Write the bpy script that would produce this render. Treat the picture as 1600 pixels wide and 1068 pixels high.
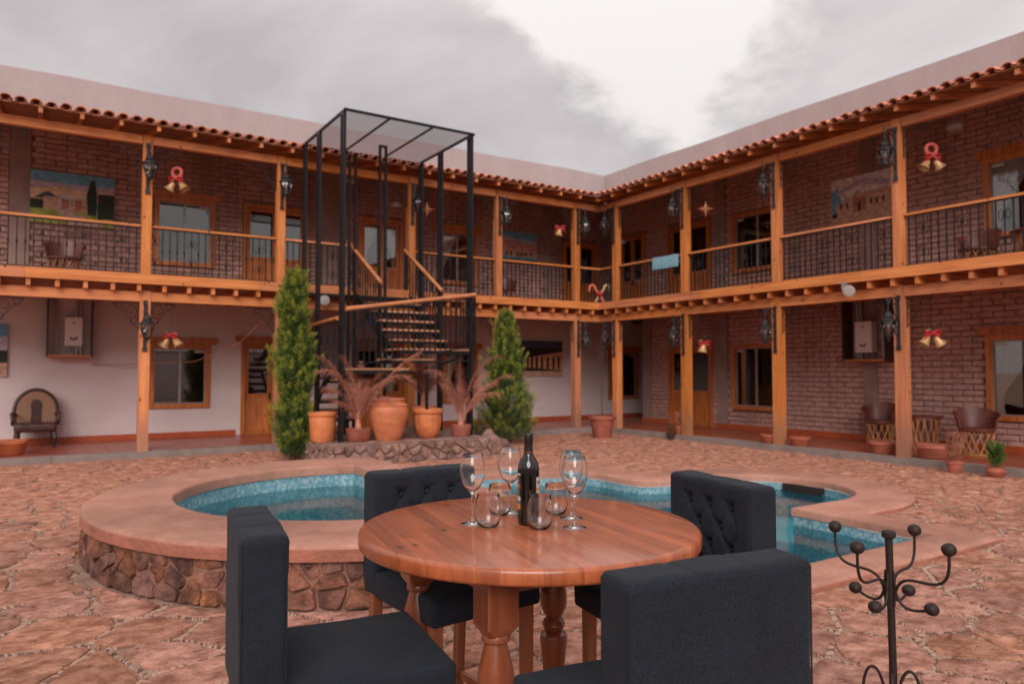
import bpy, bmesh, math, random
from math import sin, cos, pi, radians as R, sqrt, atan2, exp, hypot
from mathutils import Vector, Matrix, noise
from mathutils.geometry import tessellate_polygon
random.seed(7)
for o in list(bpy.data.objects): bpy.data.objects.remove(o)
S = bpy.context.scene
col = S.collection

# ------------------------------------------------------------ camera
CAM = Vector((11.871, 14.374, 1.55)); HEAD = R(147.284)
cd = bpy.data.cameras.new('camera'); cam = bpy.data.objects.new('camera', cd); col.objects.link(cam)
cam.location = CAM; cam.rotation_euler = (R(90 + 2.172), 0, HEAD)
cd.sensor_width = 36; cd.lens = 25.81; cd.clip_end = 2000; cd.clip_start = .05
cd.dof.use_dof = True; cd.dof.focus_distance = 2.45; cd.dof.aperture_fstop = 3.2; cd.dof.aperture_blades = 9
S.camera = cam
FX, FY = -sin(HEAD), cos(HEAD); RX, RY = cos(HEAD), sin(HEAD)
def cp(X, Z):            # metres to the right of / ahead of the standing point -> world x, y
    return CAM.x + X*RX + Z*FX, CAM.y + X*RY + Z*FY

# ------------------------------------------------------------ sky, sun, exposure
SUN_EL, SUN_AZ = R(31), R(33)     # azimuth measured from +Y towards +X
w = bpy.data.worlds.new('World'); S.world = w; w.use_nodes = True
nt = w.node_tree; nt.nodes.clear()
def N(t, kind, **kw):
    n = t.nodes.new(kind)
    for k, v in kw.items():
        if hasattr(n, k): setattr(n, k, v)
        else: n.inputs[k].default_value = v
    return n
out = N(nt, 'ShaderNodeOutputWorld'); bg = N(nt, 'ShaderNodeBackground'); bg.inputs[1].default_value = .1
sky = N(nt, 'ShaderNodeTexSky'); sky.sky_type = 'NISHITA'; sky.sun_disc = False; sky.sun_elevation = SUN_EL; sky.sun_rotation = SUN_AZ
tc = N(nt, 'ShaderNodeTexCoord')
def M_(t, op, a, b=None, clamp=False):
    n = t.nodes.new('ShaderNodeMath'); n.operation = op; n.use_clamp = clamp
    for i, x in enumerate((a, b)):
        if x is None: continue
        if isinstance(x, (int, float)): n.inputs[i].default_value = x
        else: t.links.new(x, n.inputs[i])
    return n.outputs[0]
def vdot(t, a, vec):
    n = t.nodes.new('ShaderNodeVectorMath'); n.operation = 'DOT_PRODUCT'; t.links.new(a, n.inputs[0]); n.inputs[1].default_value = vec
    return n.outputs['Value']
D = tc.outputs['Generated']
n1 = N(nt, 'ShaderNodeTexNoise', Scale=2.3, Detail=10.0, Roughness=.54, Distortion=.3)
n2 = N(nt, 'ShaderNodeTexNoise', Scale=5.5, Detail=9.0, Roughness=.6, Distortion=.2)
mp = N(nt, 'ShaderNodeMapping'); mp.inputs['Scale'].default_value = (1, 1, 1.9); mp.inputs['Location'].default_value = (.35, .1, .6)
nt.links.new(D, mp.inputs[0]); nt.links.new(mp.outputs[0], n1.inputs[0]); nt.links.new(mp.outputs[0], n2.inputs[0])
# a break in the cloud deck: a wedge that opens upwards, in the part of the sky above the far corner
gx, gy = (FX + .245*RX), (FY + .245*RY); gl = hypot(gx, gy); gx /= gl; gy /= gl
side = vdot(nt, D, (-gy, gx, 0)); up = vdot(nt, D, (0, 0, 1)); ahead = vdot(nt, D, (gx, gy, 0))
wid = M_(nt, 'MINIMUM', M_(nt, 'ADD', M_(nt, 'MULTIPLY', up, .80), -.155), .20)
sd = M_(nt, 'ABSOLUTE', M_(nt, 'SUBTRACT', side, M_(nt, 'MULTIPLY', M_(nt, 'SUBTRACT', M_(nt, 'MINIMUM', up, .6), .27), .36)))
e = M_(nt, 'SUBTRACT', wid, sd)
e = M_(nt, 'ADD', e, M_(nt, 'MULTIPLY', M_(nt, 'SUBTRACT', n2.outputs[0], .5), .26))
e = M_(nt, 'ADD', e, M_(nt, 'MULTIPLY', M_(nt, 'SUBTRACT', n1.outputs[0], .5), .22))
gap = M_(nt, 'MULTIPLY', M_(nt, 'ADD', e, .03), 14.0, True)
gap = M_(nt, 'MULTIPLY', gap, M_(nt, 'MULTIPLY', ahead, 2.2, True))
gs = N(nt, 'ShaderNodeMapRange', interpolation_type='SMOOTHSTEP'); nt.links.new(gap, gs.inputs[0])
cr = N(nt, 'ShaderNodeValToRGB'); el = cr.color_ramp.elements
el[0].position = .36; el[0].color = (2.3, 2.06, 2.03, 1); el[1].position = .64; el[1].color = (3.55, 3.22, 3.15, 1)
nt.links.new(n1.outputs[0], cr.inputs[0])
mxs = N(nt, 'ShaderNodeMixRGB', Fac=.06); nt.links.new(cr.outputs[0], mxs.inputs[1]); nt.links.new(sky.outputs[0], mxs.inputs[2])
mx = N(nt, 'ShaderNodeMixRGB'); nt.links.new(gs.outputs[0], mx.inputs[0]); nt.links.new(mxs.outputs[0], mx.inputs[1]); mx.inputs[2].default_value = (4.0, 3.83, 3.76, 1)
# overcast skies grow lighter towards the zenith
zf = N(nt, 'ShaderNodeVectorMath', operation='SCALE'); nt.links.new(mx.outputs[0], zf.inputs[0]); nt.links.new(M_(nt, 'ADD', M_(nt, 'MULTIPLY', M_(nt, 'MAXIMUM', up, 0.0), .6), .92), zf.inputs['Scale'])
nt.links.new(zf.outputs[0], bg.inputs[0]); nt.links.new(bg.outputs[0], out.inputs[0])

sl = bpy.data.lights.new('sun', 'SUN'); sl.energy = 1.15; sl.angle = R(38); sl.color = (1, .93, .88)
so = bpy.data.objects.new('sun', sl); col.objects.link(so)
sdir = Vector((sin(SUN_AZ)*cos(SUN_EL), cos(SUN_AZ)*cos(SUN_EL), sin(SUN_EL)))
sky.sun_rotation = atan2(sdir.x, sdir.y)
so.rotation_euler = sdir.to_track_quat('Z', 'Y').to_euler(); so.location = (0, 0, 30)
S.view_settings.view_transform = 'Standard'; S.view_settings.look = 'None'; S.view_settings.gamma = 1
S.view_settings.use_curve_mapping = False; S.view_settings.exposure = 1.0
S.render.engine = 'CYCLES'
S.cycles.max_bounces = 14; S.cycles.transparent_max_bounces = 16; S.cycles.transmission_bounces = 14; S.cycles.caustics_refractive = True; S.cycles.caustics_reflective = False; S.cycles.sample_clamp_indirect = 4.0

# ------------------------------------------------------------ materials
MATS = {}
def mat(name, c, c2=None, rough=.7, scale=(8, 8, 8), ramp=(.35, .65), detail=4.0, bump=0.0, bscale=None, var=0.0, spec=.5, metal=0.0, world=False, extra=None, fine=0.0, coat=0.0):
    """procedural surface: two tones mixed by stretched noise, per-object variation, fine relief"""
    m = bpy.data.materials.new(name); m.use_nodes = True; t = m.node_tree; b = t.nodes['Principled BSDF']
    tcn = t.nodes.new('ShaderNodeNewGeometry' if world else 'ShaderNodeTexCoord')
    src = tcn.outputs['Position'] if world else tcn.outputs['Object']
    oi = t.nodes.new('ShaderNodeObjectInfo')
    mpn = t.nodes.new('ShaderNodeMapping'); mpn.inputs['Scale'].default_value = scale
    if not world:
        vm = t.nodes.new('ShaderNodeVectorMath'); vm.operation = 'SCALE'; t.links.new(oi.outputs['Location'], vm.inputs[0]); vm.inputs['Scale'].default_value = 1.37
        va = t.nodes.new('ShaderNodeVectorMath'); t.links.new(src, va.inputs[0]); t.links.new(vm.outputs[0], va.inputs[1]); src2 = va.outputs[0]
    else: src2 = src
    t.links.new(src2, mpn.inputs[0])
    n = N(t, 'ShaderNodeTexNoise', Scale=1.0, Detail=detail, Roughness=.6, Distortion=.3); t.links.new(mpn.outputs[0], n.inputs[0])
    r = t.nodes.new('ShaderNodeValToRGB'); r.color_ramp.elements[0].position = ramp[0]; r.color_ramp.elements[1].position = ramp[1]
    c2 = c2 or tuple(x*.7 for x in c)
    r.color_ramp.elements[0].color = (*c2, 1); r.color_ramp.elements[1].color = (*c, 1)
    t.links.new(n.outputs[0], r.inputs[0]); colr = r.outputs[0]
    if fine:
        nf = N(t, 'ShaderNodeTexNoise', Scale=9.0, Detail=3.0, Roughness=.7); t.links.new(mpn.outputs[0], nf.inputs[0])
        mf = N(t, 'ShaderNodeMixRGB', blend_type='MULTIPLY', Fac=fine); t.links.new(colr, mf.inputs[1])
        rf = t.nodes.new('ShaderNodeValToRGB'); rf.color_ramp.elements[0].position = .38; rf.color_ramp.elements[1].position = .6
        rf.color_ramp.elements[0].color = (.25, .25, .25, 1); rf.color_ramp.elements[1].color = (1, 1, 1, 1)
        t.links.new(nf.outputs[0], rf.inputs[0]); t.links.new(rf.outputs[0], mf.inputs[2]); colr = mf.outputs[0]
    if extra: colr = extra(t, src2, colr, oi)
    if var:
        h = t.nodes.new('ShaderNodeHueSaturation'); t.links.new(colr, h.inputs['Color'])
        t.links.new(M_(t, 'ADD', M_(t, 'MULTIPLY', oi.outputs['Random'], var*2), 1-var), h.inputs['Value'])
        wn = t.nodes.new('ShaderNodeTexWhiteNoise'); wn.noise_dimensions = '1D'; t.links.new(M_(t, 'MULTIPLY', oi.outputs['Random'], 91.7), wn.inputs['W'])
        t.links.new(M_(t, 'ADD', M_(t, 'MULTIPLY', wn.outputs['Value'], var*.05), .5-var*.025), h.inputs['Hue'])
        t.links.new(M_(t, 'ADD', M_(t, 'MULTIPLY', wn.outputs['Value'], var*.8), 1-var*.4), h.inputs['Saturation'])
        colr = h.outputs[0]
    t.links.new(colr, b.inputs['Base Color'])
    b.inputs['Roughness'].default_value = rough; b.inputs['Metallic'].default_value = metal
    b.inputs['Specular IOR Level'].default_value = spec
    if coat: b.inputs['Coat Weight'].default_value = coat; b.inputs['Coat Roughness'].default_value = .16
    if bump:
        bn = N(t, 'ShaderNodeTexNoise', Scale=1.0, Detail=6.0, Roughness=.65)
        m2 = t.nodes.new('ShaderNodeMapping'); m2.inputs['Scale'].default_value = bscale or scale
        t.links.new(src2, m2.inputs[0]); t.links.new(m2.outputs[0], bn.inputs[0])
        bp = t.nodes.new('ShaderNodeBump'); bp.inputs['Strength'].default_value = 1.0; bp.inputs['Distance'].default_value = bump
        t.links.new(bn.outputs[0], bp.inputs['Height']); t.links.new(bp.outputs[0], b.inputs['Normal'])
    MATS[name] = m
    return m
def stains(t, src, colr, oi):
    g = t.nodes.new('ShaderNodeNewGeometry'); n = N(t, 'ShaderNodeTexNoise', Scale=.8, Detail=6.0, Roughness=.6); mpn = t.nodes.new('ShaderNodeMapping'); mpn.inputs['Scale'].default_value = (1, 1, .55)
    t.links.new(g.outputs['Position'], mpn.inputs[0]); t.links.new(mpn.outputs[0], n.inputs[0])
    mr = N(t, 'ShaderNodeMapRange'); mr.inputs[1].default_value = .32; mr.inputs[2].default_value = .62; mr.inputs[3].default_value = .66; mr.inputs[4].default_value = 1.1; t.links.new(n.outputs[0], mr.inputs[0])
    mu = N(t, 'ShaderNodeMixRGB', blend_type='MULTIPLY', Fac=1.0); t.links.new(colr, mu.inputs[1]); t.links.new(mr.outputs[0], mu.inputs[2]); return mu.outputs[0]
def knots(t, src, colr, oi):
    v = N(t, 'ShaderNodeTexVoronoi', Scale=3.1); mpk = t.nodes.new('ShaderNodeMapping'); mpk.inputs['Scale'].default_value = (1.6, 1.6, 1.2)
    t.links.new(src, mpk.inputs[0]); t.links.new(mpk.outputs[0], v.inputs[0])
    f = N(t, 'ShaderNodeMapRange'); f.inputs[1].default_value = .05; f.inputs[2].default_value = .13; t.links.new(v.outputs['Distance'], f.inputs[0])
    mxk = N(t, 'ShaderNodeMixRGB'); t.links.new(f.outputs[0], mxk.inputs[0]); mxk.inputs[1].default_value = (.10, .03, .012, 1); t.links.new(colr, mxk.inputs[2])
    return mxk.outputs[0]
WC, WD = (.70, .255, .09), (.46, .135, .042)
for ax, sc in (('z', (16, 16, 1.1)), ('u', (1.1, 16, 16)), ('v', (16, 1.1, 16))):
    mat('varnished_pine_'+ax, WC, WD, rough=.55, scale=sc, ramp=(.3, .62), bump=.002, var=.14, extra=knots, world=True, spec=.4)
def footwear(t, src, colr, oi):
    colr = knots(t, src, colr, oi); sx = t.nodes.new('ShaderNodeSeparateXYZ'); t.links.new(src, sx.inputs[0])
    n = N(t, 'ShaderNodeTexNoise', Scale=6.0, Detail=5.0); t.links.new(src, n.inputs[0])
    f = M_(t, 'MULTIPLY', M_(t, 'SUBTRACT', M_(t, 'ADD', .62, M_(t, 'MULTIPLY', n.outputs[0], .5)), sx.outputs[2]), 1.9, True)
    mm = N(t, 'ShaderNodeMixRGB'); t.links.new(M_(t, 'MULTIPLY', f, .62), mm.inputs[0]); t.links.new(colr, mm.inputs[1]); mm.inputs[2].default_value = (.30, .17, .12, 1); return mm.outputs[0]
mat('post_pine', WC, WD, rough=.55, scale=(16, 16, 1.1), ramp=(.3, .62), bump=.002, var=.18, extra=footwear, world=True, spec=.4)
mat('dark_pine', (.46, .19, .085), (.28, .105, .045), rough=.7, scale=(3, 12, 12), var=.15)
mat('door_pine', (.62, .215, .06), (.38, .10, .026), rough=.45, scale=(20, 20, 1.4), bump=.001, var=.12, world=True, extra=knots)
mat('adobe_brick', (.60, .35, .295), (.44, .245, .205), rough=.95, scale=(9, 9, 9), bump=.006, bscale=(40, 40, 40), var=.2, spec=.15, fine=.3, extra=stains)
mat('mud_mortar', (.30, .18, .152), (.21, .125, .105), rough=1, scale=(6, 6, 6), bump=.006, bscale=(30, 30, 30), world=True, spec=.1)
mat('pilaster_render', (.36, .245, .215), (.27, .18, .16), rough=.95, scale=(2.5, 2.5, 2), bump=.003, bscale=(30, 30, 30), world=True, spec=.15)
mat('white_plaster', (.74, .63, .63), (.64, .53, .525), rough=.9, scale=(.9, .9, 1.6), ramp=(.3, .7), bump=.003, bscale=(14, 14, 14), world=True, spec=.2)
mat('parapet_plaster', (.47, .40, .405), (.42, .355, .36), rough=.95, scale=(1.6, 1.6, .5), ramp=(.3, .7), bump=.004, bscale=(9, 9, 9), world=True, spec=.2, fine=.06)
mat('clay_tile', (.86, .36, .23), (.58, .20, .12), rough=.92, scale=(9, 9, 9), var=.3, bump=.003, bscale=(30, 30, 30), fine=.3)
mat('terracotta_floor', (.42, .10, .05), (.31, .07, .036), rough=.3, scale=(3, 3, 3), var=.1, world=True)
mat('tile_skirting', (.50, .105, .04), (.40, .08, .03), rough=.35, scale=(3, 3, 3), world=True)
mat('concrete_kerb', (.30, .235, .21), (.22, .17, .15), rough=.95, scale=(3, 3, 3), bump=.004, bscale=(30, 30, 30), world=True)
def stonebands(t, src, colr, oi):
    n = N(t, 'ShaderNodeTexNoise', Scale=5.5, Detail=12.0, Roughness=.72, Distortion=.3); t.links.new(src, n.inputs[0])
    r = t.nodes.new('ShaderNodeValToRGB'); r.color_ramp.elements[0].position = .33; r.color_ramp.elements[1].position = .58
    r.color_ramp.elements[0].color = (.52, .42, .40, 1); r.color_ramp.elements[1].color = (1, 1, 1, 1); t.links.new(n.outputs[0], r.inputs[0])
    m1 = N(t, 'ShaderNodeMixRGB', blend_type='MULTIPLY', Fac=.9); t.links.new(colr, m1.inputs[1]); t.links.new(r.outputs[0], m1.inputs[2])
    n3 = N(t, 'ShaderNodeTexNoise', Scale=26.0, Detail=6.0, Roughness=.65); mpp = t.nodes.new('ShaderNodeMapping'); mpp.inputs['Rotation'].default_value = (0, 0, .6); mpp.inputs['Scale'].default_value = (.6, 1.4, 1)
    t.links.new(src, mpp.inputs[0]); t.links.new(mpp.outputs[0], n3.inputs[0])
    r3 = t.nodes.new('ShaderNodeValToRGB'); r3.color_ramp.elements[0].position = .32; r3.color_ramp.elements[1].position = .41
    r3.color_ramp.elements[0].color = (.22, .16, .14, 1); r3.color_ramp.elements[1].color = (1, 1, 1, 1); t.links.new(n3.outputs[0], r3.inputs[0])
    m2 = N(t, 'ShaderNodeMixRGB', blend_type='MULTIPLY', Fac=.9); t.links.new(m1.outputs[0], m2.inputs[1]); t.links.new(r3.outputs[0], m2.inputs[2])
    return m2.outputs[0]
mat('flagstone', (.60, .305, .218), (.35, .165, .112), rough=.9, scale=(8, 10, 8), ramp=(.38, .6), detail=10, bump=.02, bscale=(24, 30, 24), var=.16, world=True, spec=.08, extra=stonebands)
mat('joint_mortar', (.47, .29, .215), (.33, .19, .14), rough=1, scale=(5, 5, 5), bump=.006, bscale=(60, 60, 60), world=True, spec=.1, fine=.4)
mat('pebble_light', (.52, .35, .27), (.40, .25, .19), rough=.85, scale=(14, 14, 14), world=True)
mat('pebble_dark', (.22, .115, .08), (.14, .07, .05), rough=.9, scale=(14, 14, 14), world=True)
mat('pink_coping', (.58, .295, .215), (.44, .205, .145), rough=.85, scale=(2.2, 2.2, 2.2), ramp=(.3, .7), detail=8, bump=.006, bscale=(35, 35, 35), world=True, spec=.25, fine=.16, extra=stains)
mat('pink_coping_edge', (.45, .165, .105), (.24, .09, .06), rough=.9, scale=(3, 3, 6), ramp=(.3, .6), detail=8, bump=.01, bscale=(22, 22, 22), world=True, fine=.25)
mat('rubble_stone', (.33, .135, .085), (.07, .03, .021), rough=.9, scale=(7, 7, 7), ramp=(.36, .62), detail=8, bump=.03, bscale=(13, 13, 13), var=.35, world=True, fine=.35)
mat('rubble_mortar', (.42, .21, .14), (.24, .12, .085), rough=1, scale=(8, 8, 8), bump=.01, bscale=(30, 30, 30), world=True, fine=.3)
mat('podium_stone', (.40, .23, .185), (.20, .12, .10), rough=.9, scale=(5, 5, 5), ramp=(.36, .62), detail=8, bump=.03, bscale=(13, 13, 13), var=.3, world=True, fine=.3)
mat('black_steel', (.014, .012, .014), (.01, .009, .011), rough=.4, scale=(6, 6, 6), spec=.3)
mat('wrought_iron', (.014, .010, .010), (.035, .018, .014), rough=.55, spec=.35, scale=(30, 30, 30), ramp=(.3, .75), bump=.002, bscale=(60, 60, 60))
mat('lantern_iron', (.035, .032, .034), (.015, .014, .015), rough=.42, scale=(20, 20, 20))
mat('stair_tread', (.62, .31, .17), (.42, .2, .11), rough=.6, scale=(2, 14, 8), var=.1, world=True)
mat('terracotta', (.72, .235, .085), (.50, .14, .05), rough=.62, scale=(5, 5, 9), ramp=(.3, .66), detail=6, bump=.003, bscale=(22, 22, 60), var=.14, fine=.12)
mat('terracotta_dull', (.42, .12, .065), (.28, .075, .045), rough=.75, scale=(6, 6, 8), bump=.003, bscale=(30, 30, 30), var=.15)
mat('soil', (.06, .035, .025), rough=1, scale=(20, 20, 20), bump=.01)
mat('dry_frond', (.56, .23, .15), (.32, .12, .08), rough=.85, scale=(9, 9, 9), var=.2)
mat('conifer_leaf', (.10, .165, .034), (.042, .085, .02), rough=.7, scale=(6, 6, 6), world=True, spec=.25)
mat('conifer_tip', (.42, .41, .055), (.24, .28, .04), rough=.7, scale=(5, 5, 5), world=True, spec=.25)
mat('bark', (.13, .075, .05), (.06, .035, .025), rough=.95, scale=(20, 20, 4), bump=.01)
mat('brown_leather', (.19, .05, .032), (.10, .027, .02), rough=.42, scale=(8, 8, 8), bump=.002, bscale=(50, 50, 50), var=.15)
mat('dark_leather', (.085, .032, .027), (.045, .02, .018), rough=.45, scale=(8, 8, 8), bump=.003, bscale=(50, 50, 50))
mat('cane_weave', (.40, .22, .14), (.24, .12, .08), rough=.8, scale=(60, 60, 60), bump=.002)
mat('rough_splint', (.60, .28, .12), (.32, .13, .055), rough=.8, scale=(25, 25, 6), var=.25)
mat('white_enamel', (.86, .78, .75), (.8, .72, .7), rough=.35, scale=(3, 3, 3))
mat('grey_aluminium', (.42, .38, .37), (.36, .32, .32), rough=.4, scale=(3, 3, 3), metal=.5)
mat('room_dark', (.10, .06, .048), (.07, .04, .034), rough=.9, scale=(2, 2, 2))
mat('curtain', (.90, .80, .75), (.80, .69, .64), rough=.9, scale=(30, 30, 1), world=True)
mat('gold_bell', (.68, .44, .22), (.48, .28, .12), rough=.35, scale=(9, 9, 9), metal=.25)
mat('red_ribbon', (.62, .03, .03), (.40, .015, .018), rough=.4, scale=(20, 20, 20))
mat('pink_wreath', (.72, .17, .12), (.5, .08, .06), rough=.6, scale=(40, 40, 40), bump=.004)
mat('green_trim', (.03, .25, .1), rough=.5, scale=(20, 20, 20))
mat('blue_cloth', (.20, .36, .43), (.15, .28, .34), rough=.9, scale=(14, 14, 14), world=True)
mat('beech', (.36, .125, .055), (.24, .075, .032), rough=.45, scale=(26, 26, 2), bump=.0006, var=.06)
mat('rail_cap', (.62, .25, .10), (.45, .16, .06), rough=.5, scale=(4, 4, 4), world=True)
mat('button_fabric', (.010, .012, .016), rough=.8, scale=(30, 30, 30))
mat('bottle_glass', (.006, .004, .004), (.004, .003, .003), rough=.05, spec=.8, scale=(3, 3, 3))
mat('bottle_foil', (.012, .011, .013), rough=.38, scale=(9, 9, 9))
mat('label_cream', (.62, .55, .5), (.55, .48, .42), rough=.7, scale=(30, 30, 30))
mat('label_orange', (.60, .26, .07), rough=.6, scale=(30, 30, 30)); mat('label_red', (.35, .05, .03), rough=.6, scale=(30, 30, 30)); mat('label_blue', (.08, .2, .32), rough=.6, scale=(30, 30, 30))
mat('label_print', (.08, .04, .03), rough=.7, scale=(30, 30, 30))
mat('orange_cord', (.55, .22, .1), rough=.6, scale=(5, 5, 5))
mat('lamp_white', (.50, .45, .43), (.43, .38, .36), rough=.3, scale=(5, 5, 5))

def fabric():
    m = mat('charcoal_fabric', (.0150, .0190, .0275), (.0112, .0142, .0205), rough=.78, scale=(7, 7, 7), ramp=(.3, .7), spec=.2)
    t = m.node_tree; b = t.nodes['Principled BSDF']; b.inputs['Sheen Weight'].default_value = .035; b.inputs['Sheen Roughness'].default_value = .45
    tcn = t.nodes.new('ShaderNodeTexCoord')
    hs = None
    for sc in ((1100, 1100, 260), (260, 260, 1100), (260, 1100, 260)):
        mpn = t.nodes.new('ShaderNodeMapping'); mpn.inputs['Scale'].default_value = tuple(x*.8 for x in sc); t.links.new(tcn.outputs['Object'], mpn.inputs[0])
        n = N(t, 'ShaderNodeTexNoise', Scale=1.0, Detail=1.0); t.links.new(mpn.outputs[0], n.inputs[0])
        hs = n.outputs[0] if hs is None else M_(t, 'ADD', hs, n.outputs[0])
    bp = t.nodes.new('ShaderNodeBump'); bp.inputs['Strength'].default_value = .6; bp.inputs['Distance'].default_value = .0012
    t.links.new(hs, bp.inputs['Height']); t.links.new(bp.outputs[0], b.inputs['Normal'])
    # heathered threads
    l = [x for x in b.inputs['Base Color'].links][0]; srcc = l.from_socket
    mr = N(t, 'ShaderNodeMapRange'); mr.inputs[1].default_value = 1.1; mr.inputs[2].default_value = 1.9; mr.inputs[3].default_value = .6; mr.inputs[4].default_value = 1.75
    t.links.new(hs, mr.inputs[0]); mu = N(t, 'ShaderNodeMixRGB', blend_type='MULTIPLY', Fac=1.0); t.links.new(srcc, mu.inputs[1]); t.links.new(mr.outputs[0], mu.inputs[2]); t.links.new(mu.outputs[0], b.inputs['Base Color'])
fabric()

def tabletop_mat():
    m = bpy.data.materials.new('table_boards'); m.use_nodes = True; t = m.node_tree; b = t.nodes['Principled BSDF']
    tcn = t.nodes.new('ShaderNodeTexCoord'); oi = t.nodes.new('ShaderNodeObjectInfo'); src = tcn.outputs['Object']
    cx = t.nodes.new('ShaderNodeCombineXYZ'); t.links.new(M_(t, 'MULTIPLY', oi.outputs['Random'], 40.0), cx.inputs[1])
    va = t.nodes.new('ShaderNodeVectorMath'); t.links.new(src, va.inputs[0]); t.links.new(cx.outputs[0], va.inputs[1])
    # staves butt-jointed along each board
    sx = t.nodes.new('ShaderNodeSeparateXYZ'); t.links.new(va.outputs[0], sx.inputs[0])
    st = M_(t, 'FLOOR', M_(t, 'MULTIPLY', sx.outputs[1], 2.4))
    wn = t.nodes.new('ShaderNodeTexWhiteNoise'); wn.noise_dimensions = '2D'
    c2 = t.nodes.new('ShaderNodeCombineXYZ'); t.links.new(st, c2.inputs[0]); t.links.new(M_(t, 'MULTIPLY', oi.outputs['Random'], 77.0), c2.inputs[1]); t.links.new(c2.outputs[0], wn.inputs['Vector'])
    mpn = t.nodes.new('ShaderNodeMapping'); mpn.inputs['Scale'].default_value = (38, 2.2, 8); t.links.new(va.outputs[0], mpn.inputs[0])
    n = N(t, 'ShaderNodeTexNoise', Scale=1.0, Detail=7.0, Roughness=.6, Distortion=.6); t.links.new(mpn.outputs[0], n.inputs[0])
    r = t.nodes.new('ShaderNodeValToRGB'); r.color_ramp.elements[0].position = .3; r.color_ramp.elements[1].position = .68
    r.color_ramp.elements[0].color = (.34, .080, .028, 1); r.color_ramp.elements[1].color = (.53, .145, .05, 1); t.links.new(n.outputs[0], r.inputs[0])
    h = t.nodes.new('ShaderNodeHueSaturation'); t.links.new(r.outputs[0], h.inputs['Color']); t.links.new(M_(t, 'ADD', M_(t, 'MULTIPLY', wn.outputs['Value'], .46), .66), h.inputs['Value'])
    v = N(t, 'ShaderNodeTexVoronoi', Scale=1.0); mk = t.nodes.new('ShaderNodeMapping'); mk.inputs['Scale'].default_value = (8, 4.2, 1); t.links.new(va.outputs[0], mk.inputs[0]); t.links.new(mk.outputs[0], v.inputs[0])
    f = N(t, 'ShaderNodeMapRange'); f.inputs[1].default_value = .03; f.inputs[2].default_value = .12; t.links.new(v.outputs['Distance'], f.inputs[0])
    mk2 = N(t, 'ShaderNodeMixRGB'); t.links.new(f.outputs[0], mk2.inputs[0]); mk2.inputs[1].default_value = (.10, .025, .01, 1); t.links.new(h.outputs[0], mk2.inputs[2])
    # pale scuffs and dust
    ns = N(t, 'ShaderNodeTexNoise', Scale=95.0, Detail=4.0, Roughness=.7); t.links.new(src, ns.inputs[0])
    nb = N(t, 'ShaderNodeTexNoise', Scale=3.0, Detail=3.0); t.links.new(src, nb.inputs[0])
    sm = M_(t, 'MULTIPLY', M_(t, 'MULTIPLY', M_(t, 'SUBTRACT', ns.outputs[0], .64), 9.0, True), M_(t, 'MULTIPLY', M_(t, 'SUBTRACT', nb.outputs[0], .45), 5.0, True))
    m3 = N(t, 'ShaderNodeMixRGB'); t.links.new(M_(t, 'MULTIPLY', sm, .7), m3.inputs[0]); t.links.new(mk2.outputs[0], m3.inputs[1]); m3.inputs[2].default_value = (.75, .50, .38, 1)
    t.links.new(m3.outputs[0], b.inputs['Base Color'])
    rr = N(t, 'ShaderNodeMapRange'); rr.inputs[3].default_value = .26; rr.inputs[4].default_value = .5; t.links.new(nb.outputs[0], rr.inputs[0]); t.links.new(rr.outputs[0], b.inputs['Roughness'])
    b.inputs['Coat Weight'].default_value = .5; b.inputs['Coat Roughness'].default_value = .10
    bp = t.nodes.new('ShaderNodeBump'); bp.inputs['Strength'].default_value = .5; bp.inputs['Distance'].default_value = .0008; t.links.new(n.outputs[0], bp.inputs['Height']); t.links.new(bp.outputs[0], b.inputs['Normal'])
    MATS['table_boards'] = m
tabletop_mat()
mat('table_leg_wood', (.31, .088, .035), (.18, .045, .019), rough=.33, scale=(26, 26, 2), ramp=(.3, .68), bump=.0006, coat=.35)

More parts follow.
